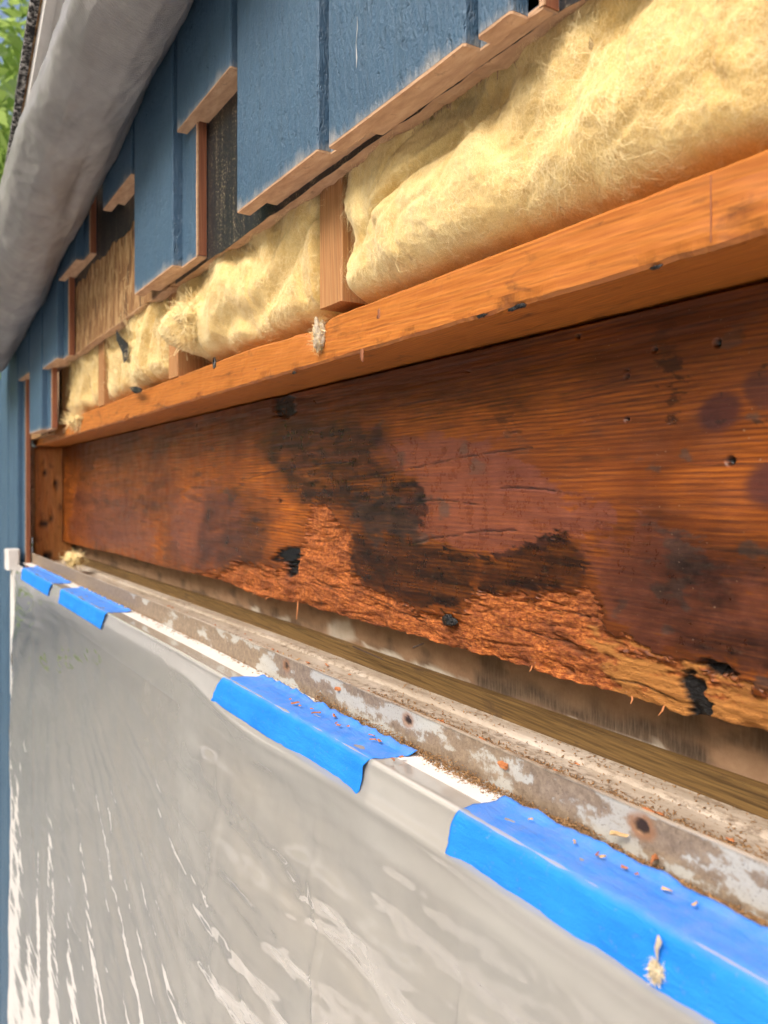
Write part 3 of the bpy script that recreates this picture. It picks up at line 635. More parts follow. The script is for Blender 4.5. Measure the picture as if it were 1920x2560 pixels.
    film = np.maximum(film, 0.7 * poly([(420,1250),(520,1210),(610,1260),(600,1400),(500,1430),(430,1400)], 0.014, 1.6))
    film = np.maximum(film, 0.6 * poly([(190,1215),(260,1205),(330,1260),(390,1330),(380,1400),(280,1380),(170,1330)], 0.018, 1.6))
    dark = dark * (1 - 0.72 * film * sstep(-1.0, -0.35, -np.abs(PX - at(1230, 1240, YH)[0]) * 5)) * 1.0
    for pts in ([(882,1330),(977,1345),(1021,1393),(1100,1380),(1177,1393),(1180,1493),(1150,1520),(1108,1525),(1020,1508),(960,1478),(912,1450),(873,1423)], [(1190,1385),(1290,1372),(1390,1330),(1430,1345),(1469,1413),(1460,1430),(1395,1474),(1287,1482),(1190,1490)], [(745,1190),(800,1170),(921,1177),(1000,1190),(1050,1215),(1064,1240),(1070,1290),(1030,1310),(980,1260),(860,1262),(752,1258)]):
        dark = np.maximum(dark, poly(pts, 0.005, 1.2))
    grime = np.maximum(poly([(880,1240),(960,1230),(1040,1290),(1060,1350),(960,1350),(890,1310)], 0.008, 2), 0.8 * poly([(1640,1345),(1730,1340),(1780,1420),(1770,1480),(1690,1480)], 0.008, 2))
    grime = np.maximum(grime, 0.9 * sstep(0.45, 0.6, fbm(PX * 30, PZ * 40, 41, 4)) * sstep(-0.05, 0.4, fbm(PX * 5, PZ * 9, 43, 2)))
    knot = np.maximum(ell(1800, 1030, 0.014, 0.0105, 0.35), ell(942, 1088, 0.010, 0.011)); knot = np.maximum(knot, ell(1925, 1215, 0.014, 0.012, 0.2)); knot = np.maximum(knot, 0.8 * ell(1905, 975, 0.010, 0.012, 0.8))
    black = poly([(1690,1690),(1702,1683),(1722,1690),(1750,1700),(1762,1740),(1775,1795),(1740,1800),(1712,1790),(1708,1740),(1692,1715)], 0.0025, 0.5)
    for pts, so in (([(1742,1645),(1770,1640),(1800,1660),(1850,1688),(1820,1690),(1780,1678)], 0.003), ([(683,991),(700,985),(735,990),(736,1030),(712,1050),(690,1040)], 0.003), ([(675,1400),(700,1375),(752,1365),(745,1395),(730,1440),(715,1440),(710,1405)], 0.003)):
        black = np.maximum(black, poly(pts, so, 0.6))
    for px, py, r in ((1794, 857, 0.0024), (1828, 1149, 0.0026), (700, 1253, 0.003), (1568, 940, 0.0012), (1566, 925, 0.001), (1565, 1047, 0.0016), (1445, 840, 0.0011), (1640, 872, 0.0014)):
        black = np.maximum(black, ell(px, py, r, r, 0, 0.35))
    Y = np.full_like(PX, YH); Y += 0.0004 * fbm(PX * 9, PZ * 120, 2, 5, 0.6)
    cracks = []
    for pts in ([(600,1200),(714,1173),(870,1155)], [(930,1188),(1020,1172),(1120,1150),(1240,1128),(1330,1120)], [(1000,1262),(1090,1250),(1200,1262)], [(1020,1360),(1110,1340),(1210,1330),(1290,1325)], [(1250,1218),(1330,1222),(1420,1235)], [(1240,1560),(1330,1585),(1420,1610)], [(880,1475),(960,1510),(1060,1560)], [(1490,1690),(1590,1712),(1680,1750)], [(1340,1525),(1430,1535),(1500,1550)], [(800,1545),(900,1550),(980,1580)]):
        q = np.array([at(*p, YH)[[0, 2]] for p in pts]); q = np.array(q); d = line_d(PX + wx * 0.25, PZ + wz * 0.25, q)
        cracks.append(sstep(0.00075, 0.0002, d + 0.0006 * np.clip(fbm(PX * 60, PZ * 5, 71, 3), -0.3, 1)))
    crk = np.max(cracks, 0); black = np.maximum(black, 0.7 * crk); Y += 0.0012 * crk
    # rotted wood: eaten back, fibrous, with the cross checks of brown rot
    ux, uz = PX + 0.012 * fbm(PX * 18, PZ * 18, 51, 3), PZ + 0.006 * fbm(PX * 16, PZ * 30, 52, 4)
    crs = sstep(0.86, 0.985, ridged(ux * 44, uz * 9, 2, 1)) * sstep(-0.25, 0.25, fbm(PX * 30, PZ * 50, 53, 3))
    lon = sstep(0.84, 0.98, ridged(ux * 7, uz * 75, 5, 1)) * sstep(-0.2, 0.25, fbm(PX * 22, PZ * 60, 54, 3))
    cube = np.maximum(0.8 * crs, lon)
    fibr = fbm(PX * 110, PZ * 330, 6, 4, 0.7)
    Y += rot ** 2 * (1 - 0.75 * lite) * (0.0024 + 0.0010 * fibr + 0.0022 * cube + 0.0022 * fbm(PX * 28, PZ * 70, 9, 4, 0.6))
    Y += rot * lite * (0.0012 + 0.0008 * fbm(PX * 10, PZ * 200, 6, 4)) + 0.004 * black * (1 - crk)
    near_b = sstep(0.02, 0.0, PZ - zb[:, None]); Y += near_b * rot * 0.004 * (0.5 + fbm(PX * 40, PZ * 60, 3, 3))
    dark = np.maximum(dark, 0.75 * rot * cube * (1 - lite))
    rot = rot * (1 - 0.85 * np.clip(dark * cube, 0, 1))
    P = np.stack([PX, Y, PZ], -1); V, Fc = slab(P, 0.0995)
    A = {k: v.ravel() for k, v in dict(rot=rot, lite=lite, dark=dark, film=film, black=black, knot=knot, grime=grime).items()}
    o = add('header_beam', V, Fc, MAT['header'], None, True, A, base=(-1.2, YH, zb.min()))
    return tag(o, 'wide reddish brown header beam with dark stains and a crumbling rotted lower edge', 'beam')
HB = header()
# torn splinters hanging at the hole near the top and along the rotten edge
for k, (px, py, L, lean) in enumerate([(745, 1512, 0.020, 0.1), (636, 1488, 0.004, 0.3), (668, 1500, 0.005, -0.2), (1330, 1672, 0.004, 0.1), (1580, 1745, 0.005, 0.3), (1660, 1772, 0.006, -0.3)]):
    p = at(px, py - 8, YH + 0.004); q = p + np.array([lean * L, -0.003, -L]); w = 0.0011 if k == 0 else 0.0007
    R = [[c + (w * r_, 0, 0), c + (-w * .5 * r_, w * .7 * r_, 0), c + (-w * .5 * r_, -w * .7 * r_, 0)] for c, r_ in ((p, 1), ((p + q) / 2 + (0.0008, 0, 0), 0.9), (q, 0.4))]
    V, Fc = ringsV(R); add('splinter', V, Fc, MAT['chip'], HB)
for k in range(16):
    p = at(685 + 48 * rng.random(), 1000 + 45 * rng.random(), YH + 0.001); L = 0.004 + 0.008 * rng.random(); q = p + np.array([L * (1 if rng.random() < .7 else -1), -0.002 * rng.random(), 0.003 * rng.normal()]); w = 0.0005
    V, Fc = ringsV([[p + (0, w, 0), p + (0, -w * .6, w), p + (0, -w * .6, -w)], [q + (0, w * .2, 0), q + (0, -w * .1, w * .2), q + (0, -w * .1, -w * .2)]]); add('splinter', V, Fc, MAT['chip'] if k % 3 else MAT['tar'], HB)
V, Fc = blob(at(1122, 1550, YH - 0.0015), 0.006, 5, 2, (1.6, 0.45, 0.7), 0.5, 1.8); add('tar_drip', V, Fc, MAT['tar'], HB, True)

# ------------------------------------------------------------------ trimmer at the far end of the opening
def trimmer():
    s0, s1 = 2.292, 2.331; n, m = 26, 140
    zs = np.linspace(0.25, plate_bot(2.3) - 0.001, m); ys = np.linspace(0.0, 0.095, n)
    Yg, Zg = np.meshgrid(ys, zs, indexing='ij')
    hole = np.zeros_like(Yg)
    for (py, pz, r) in ((0.026, 0.062, 0.006), (0.012, 0.001, 0.006), (0.020, -0.072, 0.011), (0.040, -0.055, 0.007), (0.022, 0.085, 0.004), (0.030, -0.165, 0.012), (0.055, 0.03, 0.008)):
        hole = np.maximum(hole, sstep(1.3, 0.7, np.hypot((Yg - py) / r, (Zg - (H - 0.03) - pz) / r) + 0.5 * fbm(Yg * 120, Zg * 120, 3, 3)))
    Xg = -s0 + 0.0025 * fbm(Yg * 50, Zg * 30, 5, 4) - 0.008 * hole
    P = np.stack([Xg, Yg, Zg], -1).reshape(-1, 3); Fc = [tuple(f) for f in gridF(n, m)]
    loop = [i * m for i in range(n)] + [(n - 1) * m + j for j in range(1, m)] + [i * m + m - 1 for i in range(n - 2, -1, -1)] + [j for j in range(m - 2, 0, -1)]
    B = P[loop].copy(); B[:, 0] = -s1; o0 = len(P); L = len(loop)
    for k in range(L): Fc.append((loop[(k + 1) % L], loop[k], o0 + k, o0 + (k + 1) % L))
    Fc.append(tuple(range(o0, o0 + L)))
    o = add('trimmer_stud', np.concatenate([P, B]), Fc, MAT['trim'], None, True, dict(hole=hole.ravel())); tag(o, 'orange trimmer stud with black rot holes at the far end of the beam', 'stud')
    V, Fc = rgh = loft_z(np.linspace(H - 0.14, plate_bot(2.3), 40), lambda z: [(-s1 - 0.004 + 0.003 * float(fbm(z * 80, 1, 0, 3)), -0.017), (-s0 - 0.010 + 0.004 * float(fbm(z * 80, 2, 0, 3)), -0.017 + 0.002 * float(fbm(z * 60, 4, 0, 2))), (-s0 - 0.004 + 0.004 * float(fbm(z * 90, 3, 0, 3)), -0.001), (-s1 - 0.004, -0.001)])
    add('frayed_sheathing_edge', V, Fc, MAT['raw'], o)
trimmer()

# ------------------------------------------------------------------ insulation batts
def batt(s0, s1, h0, h1, yf, label, n, m, seed, lump=0.010, nf=3000, flen=0.014, sides=(0.02, 0.02), bulges=(), wf=0.0002):
    ss = xs_dense(s0, s1, n) if s0 < 1.2 else np.linspace(s0, s1, n); t = np.linspace(0, 1, m)
    S, T = np.meshgrid(ss, t, indexing='ij')
    Z = np.vectorize(lambda s: plate_top(s))(S) + 0.0015 + (h0 + (h1 - h0) * T)
    e0, e1, eb = (S - s0) / sides[0], (s1 - S) / sides[1], (Z - Z[:, :1]) / 0.03
    rnd = lambda e: np.sqrt(np.clip(1 - (1 - np.clip(e, 0, 1)) ** 2, 0, 1))
    pil = rnd(e0) * rnd(e1) * rnd(eb)
    yb = 0.085; depth = (yb - yf)
    Y = yb - depth * (0.25 + 0.75 * pil)
    for (bs, bh, rs, rh, a) in bulges:
        Y -= a * np.exp(-((S - bs) / rs) ** 2 - ((Z - zh(-bh)) / rh) ** 2)
    q1, q2 = 0.03 * fbm(S * 9, Z * 9, seed + 21, 2), 0.03 * fbm(S * 9, Z * 9, seed + 22, 2)
    Y -= pil * lump * (0.85 * fbm(S * 8 + q1 * 20, Z * 8 + q2 * 20, seed, 3, 0.5) - 1.0 * sstep(0.70, 1.0, ridged((S + q1) * 6 + (Z + q2) * 4, (Z + q2) * 7, seed + 4, 1)) - 0.20 * sstep(0.72, 1.0, ridged((S + q2) * 17 + (Z + q1) * 9, (Z + q2) * 15, seed + 14, 1)))
    Y -= pil * (0.0016 * fbm(S * 30 + q1 * 60, Z * 40, seed + 2, 4, 0.55) + 0.0007 * fbm(S * 200, Z * 160, seed + 2, 2))
    X = -S + (1 - pil) * 0.004 * fbm(Z * 60, S * 60, seed + 6, 3); Z = Z + (1 - pil) * 0.005 * fbm(S * 50, 2.0, seed + 8, 3)
    P = np.stack([X, Y, Z], -1); V, Fc = slab(P, 0.087)
    o = add('insulation_batt', V, Fc, MAT['wool'], None, True); tag(o, label, 'insulation', 'yellow insulation batts')
    # loose fibres combed off the surface
    i = rng.integers(2, n - 2, nf); j = rng.integers(1, int(m * 0.97), nf)
    p = P[i, j] + 0; du = P[i + 1, j] - P[i - 1, j]; dv = P[i, np.minimum(j + 1, m - 1)] - P[i, j - 1]
    nr = np.cross(dv, du); nr /= np.linalg.norm(nr, axis=1)[:, None] + 1e-9; nr *= np.where(nr[:, 1:2] > 0, -1, 1)
    a0 = fbm(p[:, 0] * 14, p[:, 2] * 14, seed + 11, 3) * 4.0 + rng.normal(size=nf) * 0.7
    tan = np.column_stack([np.cos(a0), np.zeros(nf), np.sin(a0)]); tan -= nr * np.sum(tan * nr, 1)[:, None]
    L = flen * (0.3 + rng.random(nf) ** 2 * 1.2)[:, None]; lift = 0.08 + 0.40 * rng.random((nf, 1)) ** 2
    thick = rng.random(nf) < 0.02; L[thick] *= 1.7; lift[thick] = 0.10 + 0.25 * rng.random((thick.sum(), 1)); side = np.cross(tan, nr); K = 6; pts = []; ph = rng.random((nf, 1)) * 6.3; cw = 0.10 + 0.16 * rng.random((nf, 1))
    curl = rng.normal(size=(nf, 1)) * 0.9
    for q in range(K):
        u = q / (K - 1.0); pts.append(p - nr * 0.0006 + tan * L * u + nr * L * lift * math.sin(u * math.pi * 0.8) * 0.9 + side * L * (curl * u * u * 0.6 + cw * np.sin(ph + u * 7.0)) + tan * L * 0.12 * np.cos(ph * 1.7 + u * 6.0))
    pts = np.stack(pts, 1); w = wf * (0.6 + 0.9 * rng.random((nf, 1, 1))) * np.where(thick, 1.5, 1.15)[:, None, None]; wd = side[:, None, :] * w + nr[:, None, :] * w * 0.3
    VV = np.stack([pts - wd, pts + wd], 2).reshape(-1, 3)
    b = np.arange(nf)[:, None] * (2 * K) + np.arange(K - 1)[None] * 2; b = b.ravel()
    FF = np.stack([b, b + 1, b + 3, b + 2], 1)
    tag(add('loose_fibres', VV, FF, MAT['fibre'], o, True), kind='stuff')
    return o
batt(0.205, 0.6065, 0.0, 0.235, -0.004, 'largest yellow insulation batt, deeply creased, between the nearest studs', 300, 200, 3, 0.0095, 36000, 0.012, (0.03, 0.012), ((0.36, 0.215, 0.10, 0.035, 0.012), (0.52, 0.20, 0.06, 0.03, 0.008), (0.44, 0.265, 0.05, 0.03, -0.014)), 0.00005)
batt(0.652, 1.066, 0.0, 0.20, -0.004, 'pale yellow insulation batt with a tuft pulled out past a stud', 200, 140, 14, 0.008, 18000, 0.014, (0.012, 0.02), ((1.03, 0.205, 0.06, 0.03, 0.030), (0.86, 0.215, 0.09, 0.035, 0.012), (1.06, 0.160, 0.045, 0.016, -0.075)), 0.00007)
batt(1.108, 1.315, 0.0, 0.19, -0.010, 'narrow bulging yellow batt under the long blue board, torn at its left', 90, 110, 25, 0.012, 4000, 0.018, (0.02, 0.015), ((1.2, 0.22, 0.05, 0.05, 0.010),), 0.00016)
batt(1.325, 1.500, 0.0, 0.17, 0.004, 'torn yellow batt beside the black paper scrap, below the flaky sheathing', 80, 90, 36, 0.010, 3000, 0.018, (0.02, 0.012), (), 0.00018)
batt(1.546, 1.900, 0.0, 0.18, 0.002, 'farthest yellow batt with loose fluff spilling onto the plate', 100, 90, 47, 0.012, 4000, 0.02, (0.012, 0.02), (), 0.0002)
# pulled tuft over the stud
def fluff(name, c, r, sq, seed, label, cat, mat='wool', fib=500, fl=0.012, wf=0.00022, group=None):
    V, Fc = blob(c, r, seed, 3, sq, 0.55, 1.7); o = add(name, V, Fc, MAT[mat], None, True)
    if label: tag(o, label, cat, group)
    p = V[rng.integers(0, len(V), fib)]; d = p - np.array(c); d /= np.linalg.norm(d, axis=1)[:, None] + 1e-9
    tz = np.cross(d, rng.normal(size=(fib, 3))); tz /= np.linalg.norm(tz, axis=1)[:, None] + 1e-9; L = fl * (0.3 + rng.random((fib, 1)))
    pts = np.stack([p - d * 0.0008, p + (d * 0.5 + tz * 0.5) * L * 0.5, p + (d * 0.45 + tz) * L], 1); sd_ = np.cross(d, tz)[:, None, :] * wf
    VV = np.stack([pts - sd_, pts + sd_], 2).reshape(-1, 3); b = (np.arange(fib)[:, None] * 6 + np.arange(2)[None] * 2).ravel()
    tag(add('loose_fibres', VV, np.stack([b, b + 1, b + 3, b + 2], 1), MAT['fibre'], o, True), kind='stuff'); return o
fluff('insulation_tuft', at(478, 805, -0.010), 0.026, (1.55, 0.7, 0.75), 4, 'fluffy pale tuft of insulation sticking out past the shadowed stud', 'insulation', fib=1500, fl=0.018)
fluff('insulation_tuft', at(800, 838, -0.002), 0.0085, (0.8, 0.7, 1.5), 9, 'small grey fluff caught in the broken corner of the plate', 'insulation', 'fluff', 400, 0.007, 0.00012)
fluff('insulation_tuft', at(190, 1050, -0.004), 0.018, (2.4, 0.6, 0.45), 12, 'loose pale fluff spilling over the far end of the plate', 'insulation', fib=500, fl=0.018, wf=0.0003)
fluff('insulation_tuft', at(185, 1398, 0.02), 0.022, (1.8, 0.8, 0.6), 17, 'yellow insulation scrap lying in the far corner on the window frame', 'insulation', fib=400, fl=0.014, wf=0.0003)
# torn black paper scrap and paper tabs between the batts
def scrap(name, pts, Y, label):
    P = np.array([at(px, py, Y + 0.003 * math.sin(px * 0.3 + py * 0.2)) for px, py in pts]); n = len(P)
    V = np.concatenate([P, P + (0, 0.0012, 0)]); Fc = [tuple(range(n)), tuple(range(2 * n - 1, n - 1, -1))] + [(i, (i + 1) % n, n + (i + 1) % n, n + i) for i in range(n)]
    return tag(add(name, V, Fc, MAT['paper']), label, 'paper')
scrap('paper_scrap', [(290,825),(300,840),(318,858),(320,880),(318,897),(309,907),(305,880),(297,862),(291,850)], -0.016, 'torn black paper scrap hanging between two far insulation batts')
scrap('paper_scrap', [(324,968),(340,966),(354,972),(352,980),(338,984),(330,978)], -0.012, 'small black paper tab under the narrow bulging batt')
scrap('paper_scrap', [(532,895),(536,893),(538,905),(537,918),(533,922),(531,910)], -0.022, 'black paper slit in the underside of the pale yellow batt')

# ------------------------------------------------------------------ back of the drywall, inside the wall
def drywall():
    n, m = 420, 70; ss = xs_dense(0.03, 2.29, n); Yd = 0.104
    zz = np.linspace(zh(0.20), zh(0.02), m); PX = np.repeat(-ss[:, None], m, 1); PZ = np.repeat(zz[None], n, 0)
    wx = 0.008 * fbm(PX * 24, PZ * 30, 1, 4); wz = 0.006 * fbm(PX * 26, PZ * 36, 8, 4)
    def poly(pts, soft): q = np.array([at(*p, Yd)[[0, 2]] for p in pts]); return sstep(soft, -soft, sdf(PX + wx, PZ + wz, q))
    torn = np.maximum.reduce([poly([(905,1600),(935,1622),(980,1630),(1050,1660),(1120,1685),(1172,1708),(1120,1700),(1040,1672),(960,1640),(910,1620)], 0.0025), poly([(815,1580),(840,1545),(875,1552),(890,1590),(850,1610)], 0.004) * 0.7, poly([(620,1520),(645,1520),(655,1538),(630,1540)], 0.003), poly([(1370,1780),(1400,1795),(1480,1825),(1560,1850),(1678,1880),(1640,1858),(1560,1838),(1450,1800)], 0.002), poly([(690,1540),(720,1548),(724,1560),(700,1556)], 0.003)])
    mould = np.maximum.reduce([poly([(1195,1690),(1260,1690),(1400,1740),(1560,1790),(1700,1830),(1770,1870),(1760,1905),(1700,1890),(1600,1860),(1450,1800),(1330,1760),(1195,1730)], 0.008), 0.6 * poly([(640,1525),(760,1560),(900,1600),(1100,1680),(1180,1712),(1000,1640),(800,1560)], 0.006), 0.75 * sstep(0.05, 0.45, fbm(PX * 14, PZ * 26, 5, 4))])
    P = np.stack([PX, Yd + 0.0006 * torn + 0.0005 * fbm(PX * 30, PZ * 30, 2, 3), PZ], -1); V, Fc = slab(P, Yd + 0.012)
    o = add('drywall_panel', V, Fc, MAT['drywall'], None, True, dict(torn=torn.ravel(), mould=mould.ravel()))
    V, Fc = box(-2.70, 0.03, Yd + 0.0005, Yd + 0.0118, zh(0.0195), zh(-0.60)); add('upper_sheet', V, Fc, MAT['drywall'], o)
    V, Fc = box(-2.70, -2.2905, Yd + 0.0005, Yd + 0.0118, 0.02, zh(0.0198)); add('side_sheet', V, Fc, MAT['drywall'], o)
    tag(o, 'brown paper back of the inner drywall with torn white strips and mould', 'drywall')
drywall()

# ------------------------------------------------------------------ window: frame, flange, tracks
drop = lambda s: 0.0137 * min(max((s - 0.9) / 1.3, 0), 1.1)
WIN = empty('window', (-1.1, -0.03, 0.55)); tag(WIN, 'wide white vinyl window with dirty upright nailing flange, masked with film', 'window')
def part_x(name, prof, mat, n=260, s0=0.03, s1=2.29, parent=WIN, smooth=False):
    V, Fc = loft_x([-s for s in xs_dense(s0, s1, n)], lambda x: [(y, z - drop(-x)) for y, z in prof(-x)]); return add(name, V, Fc, MAT[mat], parent, smooth)
HF, HH = 0.163, 0.188                                # flange top and frame-head top below the camera
# head of the frame, front part under tape and film
part_x('frame_head', lambda s: [(-0.053, zh(HH + 0.060)), (-0.053, zh(HH + 0.003)), (-0.050, zh(HH)), (-0.0155, zh(HH)), (-0.0155, zh(HH + 0.060))], 'white')
# inner track: stepped white vinyl behind the flange
part_x('inner_track', lambda s: [(-0.0125, zh(HH + 0.05)), (-0.0125, zh(HH + 0.006)), (0.030, zh(HH + 0.005)), (0.0305, zh(HH + 0.0015)), (0.0325, zh(HH)), (0.062, zh(HH + 0.0005)), (0.0635, zh(HH - 0.0015)), (0.066, zh(HH - 0.0025)), (0.077, zh(HH - 0.0025)), (0.078, zh(HH - 0.0015)), (0.0785, zh(HH + 0.004)), (0.094, zh(HH + 0.004)), (0.094, zh(HH + 0.05))], 'vinyl')
part_x('jamb_strip', lambda s: [(0.0945, zh(0.215)), (0.0945, zh(0.1755)), (0.1025, zh(0.1750)), (0.1025, zh(0.215))], 'jamb')
def flange():
    n, m = 620, 44; ss = xs_dense(0.03, 2.27, n); PX = np.repeat(-ss[:, None], m, 1)
    dr = np.array([drop(s) for s in ss]); t = np.linspace(0, 1, m)
    zb, zt = zh(HH + 0.004) - dr, zh(HF) - dr + 0.0006 * fbm(ss * 14, 2.2, 0, 2)
    PZ = zb[:, None] + (zt - zb)[:, None] * t[None]
    Y = -0.0145 + 0.0006 * fbm(PX * 9, PZ * 20, 3, 2)
    dirt = 0.98 - 0.42 * t[None] + 0.85 * fbm(PX * 13, PZ * 32, 4, 5, 0.6) + 0.5 * sstep(0.9, 1.6, -PX) - 0.28 * sstep(0.9, 0.4, -PX) * sstep(0.25, 0.4, -PX) + 0.3 * sstep(0.93, 1.0, t)[None] * 0
    hole, rust = np.zeros_like(PX), np.zeros_like(PX)
    for px, py, r in ((716, 1664, 0.0032), (1020, 1800, 0.0030), (1605, 2065, 0.0036)):
        c = at(px, py, -0.0145); d = np.hypot((PX - c[0]) / 1.3, PZ - c[2]) + 0.0008 * fbm(PX * 300, PZ * 300, 1, 2)
        hole = np.maximum(hole, sstep(r * 1.1, r * 0.8, d)); rust = np.maximum(rust, 0.7 * sstep(r * 2.4, r * 1.4, d))
        rust = np.maximum(rust, 0.7 * sstep(0.003, 0.001, np.abs(PX - c[0]) + 0.001 * fbm(PX * 200, PZ * 200, 2, 2)) * sstep(0.014, 0.0, c[2] - PZ) * (PZ < c[2]) * (px < 800))
    Y = Y + 0.0008 * hole
    P = np.stack([PX, Y, PZ], -1); V, Fc = slab(P, -0.0130)
    add('nailing_flange', V, Fc, MAT['flange'], WIN, True, dict(dirt=dirt.ravel(), hole=hole.ravel(), rust=rust.ravel()))
    R = [[(-s, -0.0150, zt_ - 0.0002), (-s, -0.0128, zt_ - 0.0002), (-s, -0.0128, zt_ + 0.0008), (-s, -0.0150, zt_ + 0.0008)] for s, zt_ in zip(ss, zt)]
    V, Fc = ringsV(R); add('flange_rim', V, Fc, MAT['vinyl'], WIN)
flange()
V, Fc = box(-2.285, -2.215, -0.060, -0.0195, 0.60, zh(HH + 0.030)); add('side_jamb', V, Fc, MAT['white'], WIN)
V, Fc = box(0.05, -2.285, -0.052, -0.0195, 0.52, 0.5985); add('sill_rail', V, Fc, MAT['white'], WIN)
V, Fc = box(-2.2145, 0.05, -0.012, -0.006, 0.60, zh(HH + 0.062)); add('glass_pane', V, Fc, MAT['glass'], WIN)
V, Fc = box(-0.905, -0.835, -0.050, -0.0125, 0.60, zh(HH + 0.062)); add('meeting_stile', V, Fc, MAT['white'], WIN)
V, Fc = loft_z(np.linspace(zh(0.2175), zh(0.166), 8), lambda z: np.column_stack([rect(-2.288, -2.232, -0.074, -0.0435, 0.004, 2)[:, 0], rect(-2.288, -2.232, -0.074, -0.0435, 0.004, 2)[:, 1] + 0.0015 * fbm(z * 60, np.arange(12), 0, 2)])); add('caulked_corner', V, Fc, MAT['white'], WIN)

# ------------------------------------------------------------------ polythene film
def film():
    n, m = 460, 420; ss = xs_dense(0.02, 2.265, n); wv = np.linspace(0, 1, m) ** 1.15 * 1.45
    S, Wd = np.meshgrid(ss, wv, indexing='ij'); dr = np.vectorize(drop)(S)
    lead = 0.016                                                          # lies on top of the frame head, then folds over its front
    top = np.clip(1 - Wd / lead, 0, 1)
    Hh = np.maximum(Wd - lead, 0)
    Y0 = -0.0545 - 0.003 * sstep(0, 0.05, Hh) + 0.017 * top - 0.002 * sstep(0, 0.02, Hh)
    Z0 = zh(HH - 0.0008) - dr - Hh
    amp = sstep(0.004, 0.10, Hh)
    # pulls fanning out from the taped corner
    s0, h0 = 1.72, -0.03; ang = np.arctan2(s0 - S, Hh - h0); r = np.hypot(s0 - S, Hh - h0)
    fan = sstep(0.55, 0.95, S) * sstep(0.05, 0.25, r)
    f1 = 0.5 + 0.8 * perlin(ang * 7.0 + 0.2 * r, 1.5, 0.4 * r) + 0.26 * perlin(ang * 21.0, 4.5 + 0.8 * r, 0) + 0.16 * (1 - np.abs(perlin(ang * 15.0, 9.5 + 0.3 * r, 0))) ** 6 + 0.12 * perlin(ang * 52.0, 8.5 + 1.0 * r, 0) * sstep(0.4, 0.9, r)
    out = amp * fan * (0.0070 * f1 * np.minimum(r * 1.6, 1.1))
    # slack horizontal folds on the near half
    nr_ = 1 - sstep(0.62, 1.0, S)
    sl_ = fbm(S * 1.6 + 3, Hh * 13 + 0.8 * S, 2, 3, 0.5); rp = ridged(S * 3.0 + 1.2 * Hh, Hh * 20 - 3.0 * S, 6, 3)
    out += amp * nr_ * (0.0105 * sl_ + 0.0020 * rp) + amp * 0.0016 * fbm(S * 6, Hh * 7, 5, 3)
    out += 0.0022 * np.exp(-((Hh - 0.030 - 0.02 * fbm(S * 2, 1, 0, 2)) / 0.006) ** 2) * sstep(1.0, 0.7, S)
    # upright fold creases with small puckers beside them
    for c, k in ((0.738, 1.0), (0.535, 1.1), (0.360, 0.9), (1.13, 0.5), (1.55, 0.35)):
        dd = S - c - 0.006 * fbm(Hh * 5, c * 9, 0, 3)
        out += sstep(0.05, 0.14, Hh) * k * (0.0030 * np.exp(-np.abs(dd) / 0.0020) + 0.0018 * np.exp(-(dd / 0.03) ** 2) * ridged(S * 12, Hh * 38, c * 7, 2) * sstep(0.12, 0.3, Hh))
    out += amp * 0.012 * sstep(0, 0.5, Hh)
    out += amp * (0.0007 * fbm(S * 26, Hh * 34, 15, 4, 0.6) + 0.0007 * sstep(0.80, 1.0, ridged(S * 9 + 2 * Hh, Hh * 16 - 5 * S, 29, 2) * 0.66) * sstep(0.0, 0.4, fbm(S * 5, Hh * 6, 33, 2)) + 0.0011 * sstep(0.86, 1.0, ridged(S * 2.2 + 0.6 * Hh, Hh * 6.5 - 1.0 * S, 19, 1)) * sstep(-0.2, 0.3, fbm(S * 4, Hh * 4, 23, 2)))
    edge = sstep(2.20, 2.262, S); Yq = Y0 - out * (1 - edge) + 0.016 * edge * sstep(0.03, 0.05, Hh)
    V = np.stack([-S, Yq, Z0], -1).reshape(-1, 3)
    o = add('plastic_sheet', V, gridF(n, m), MAT['plastic'], None, True)
    tag(o, 'milky translucent plastic film hanging creased over the window', 'plastic sheet')
film()

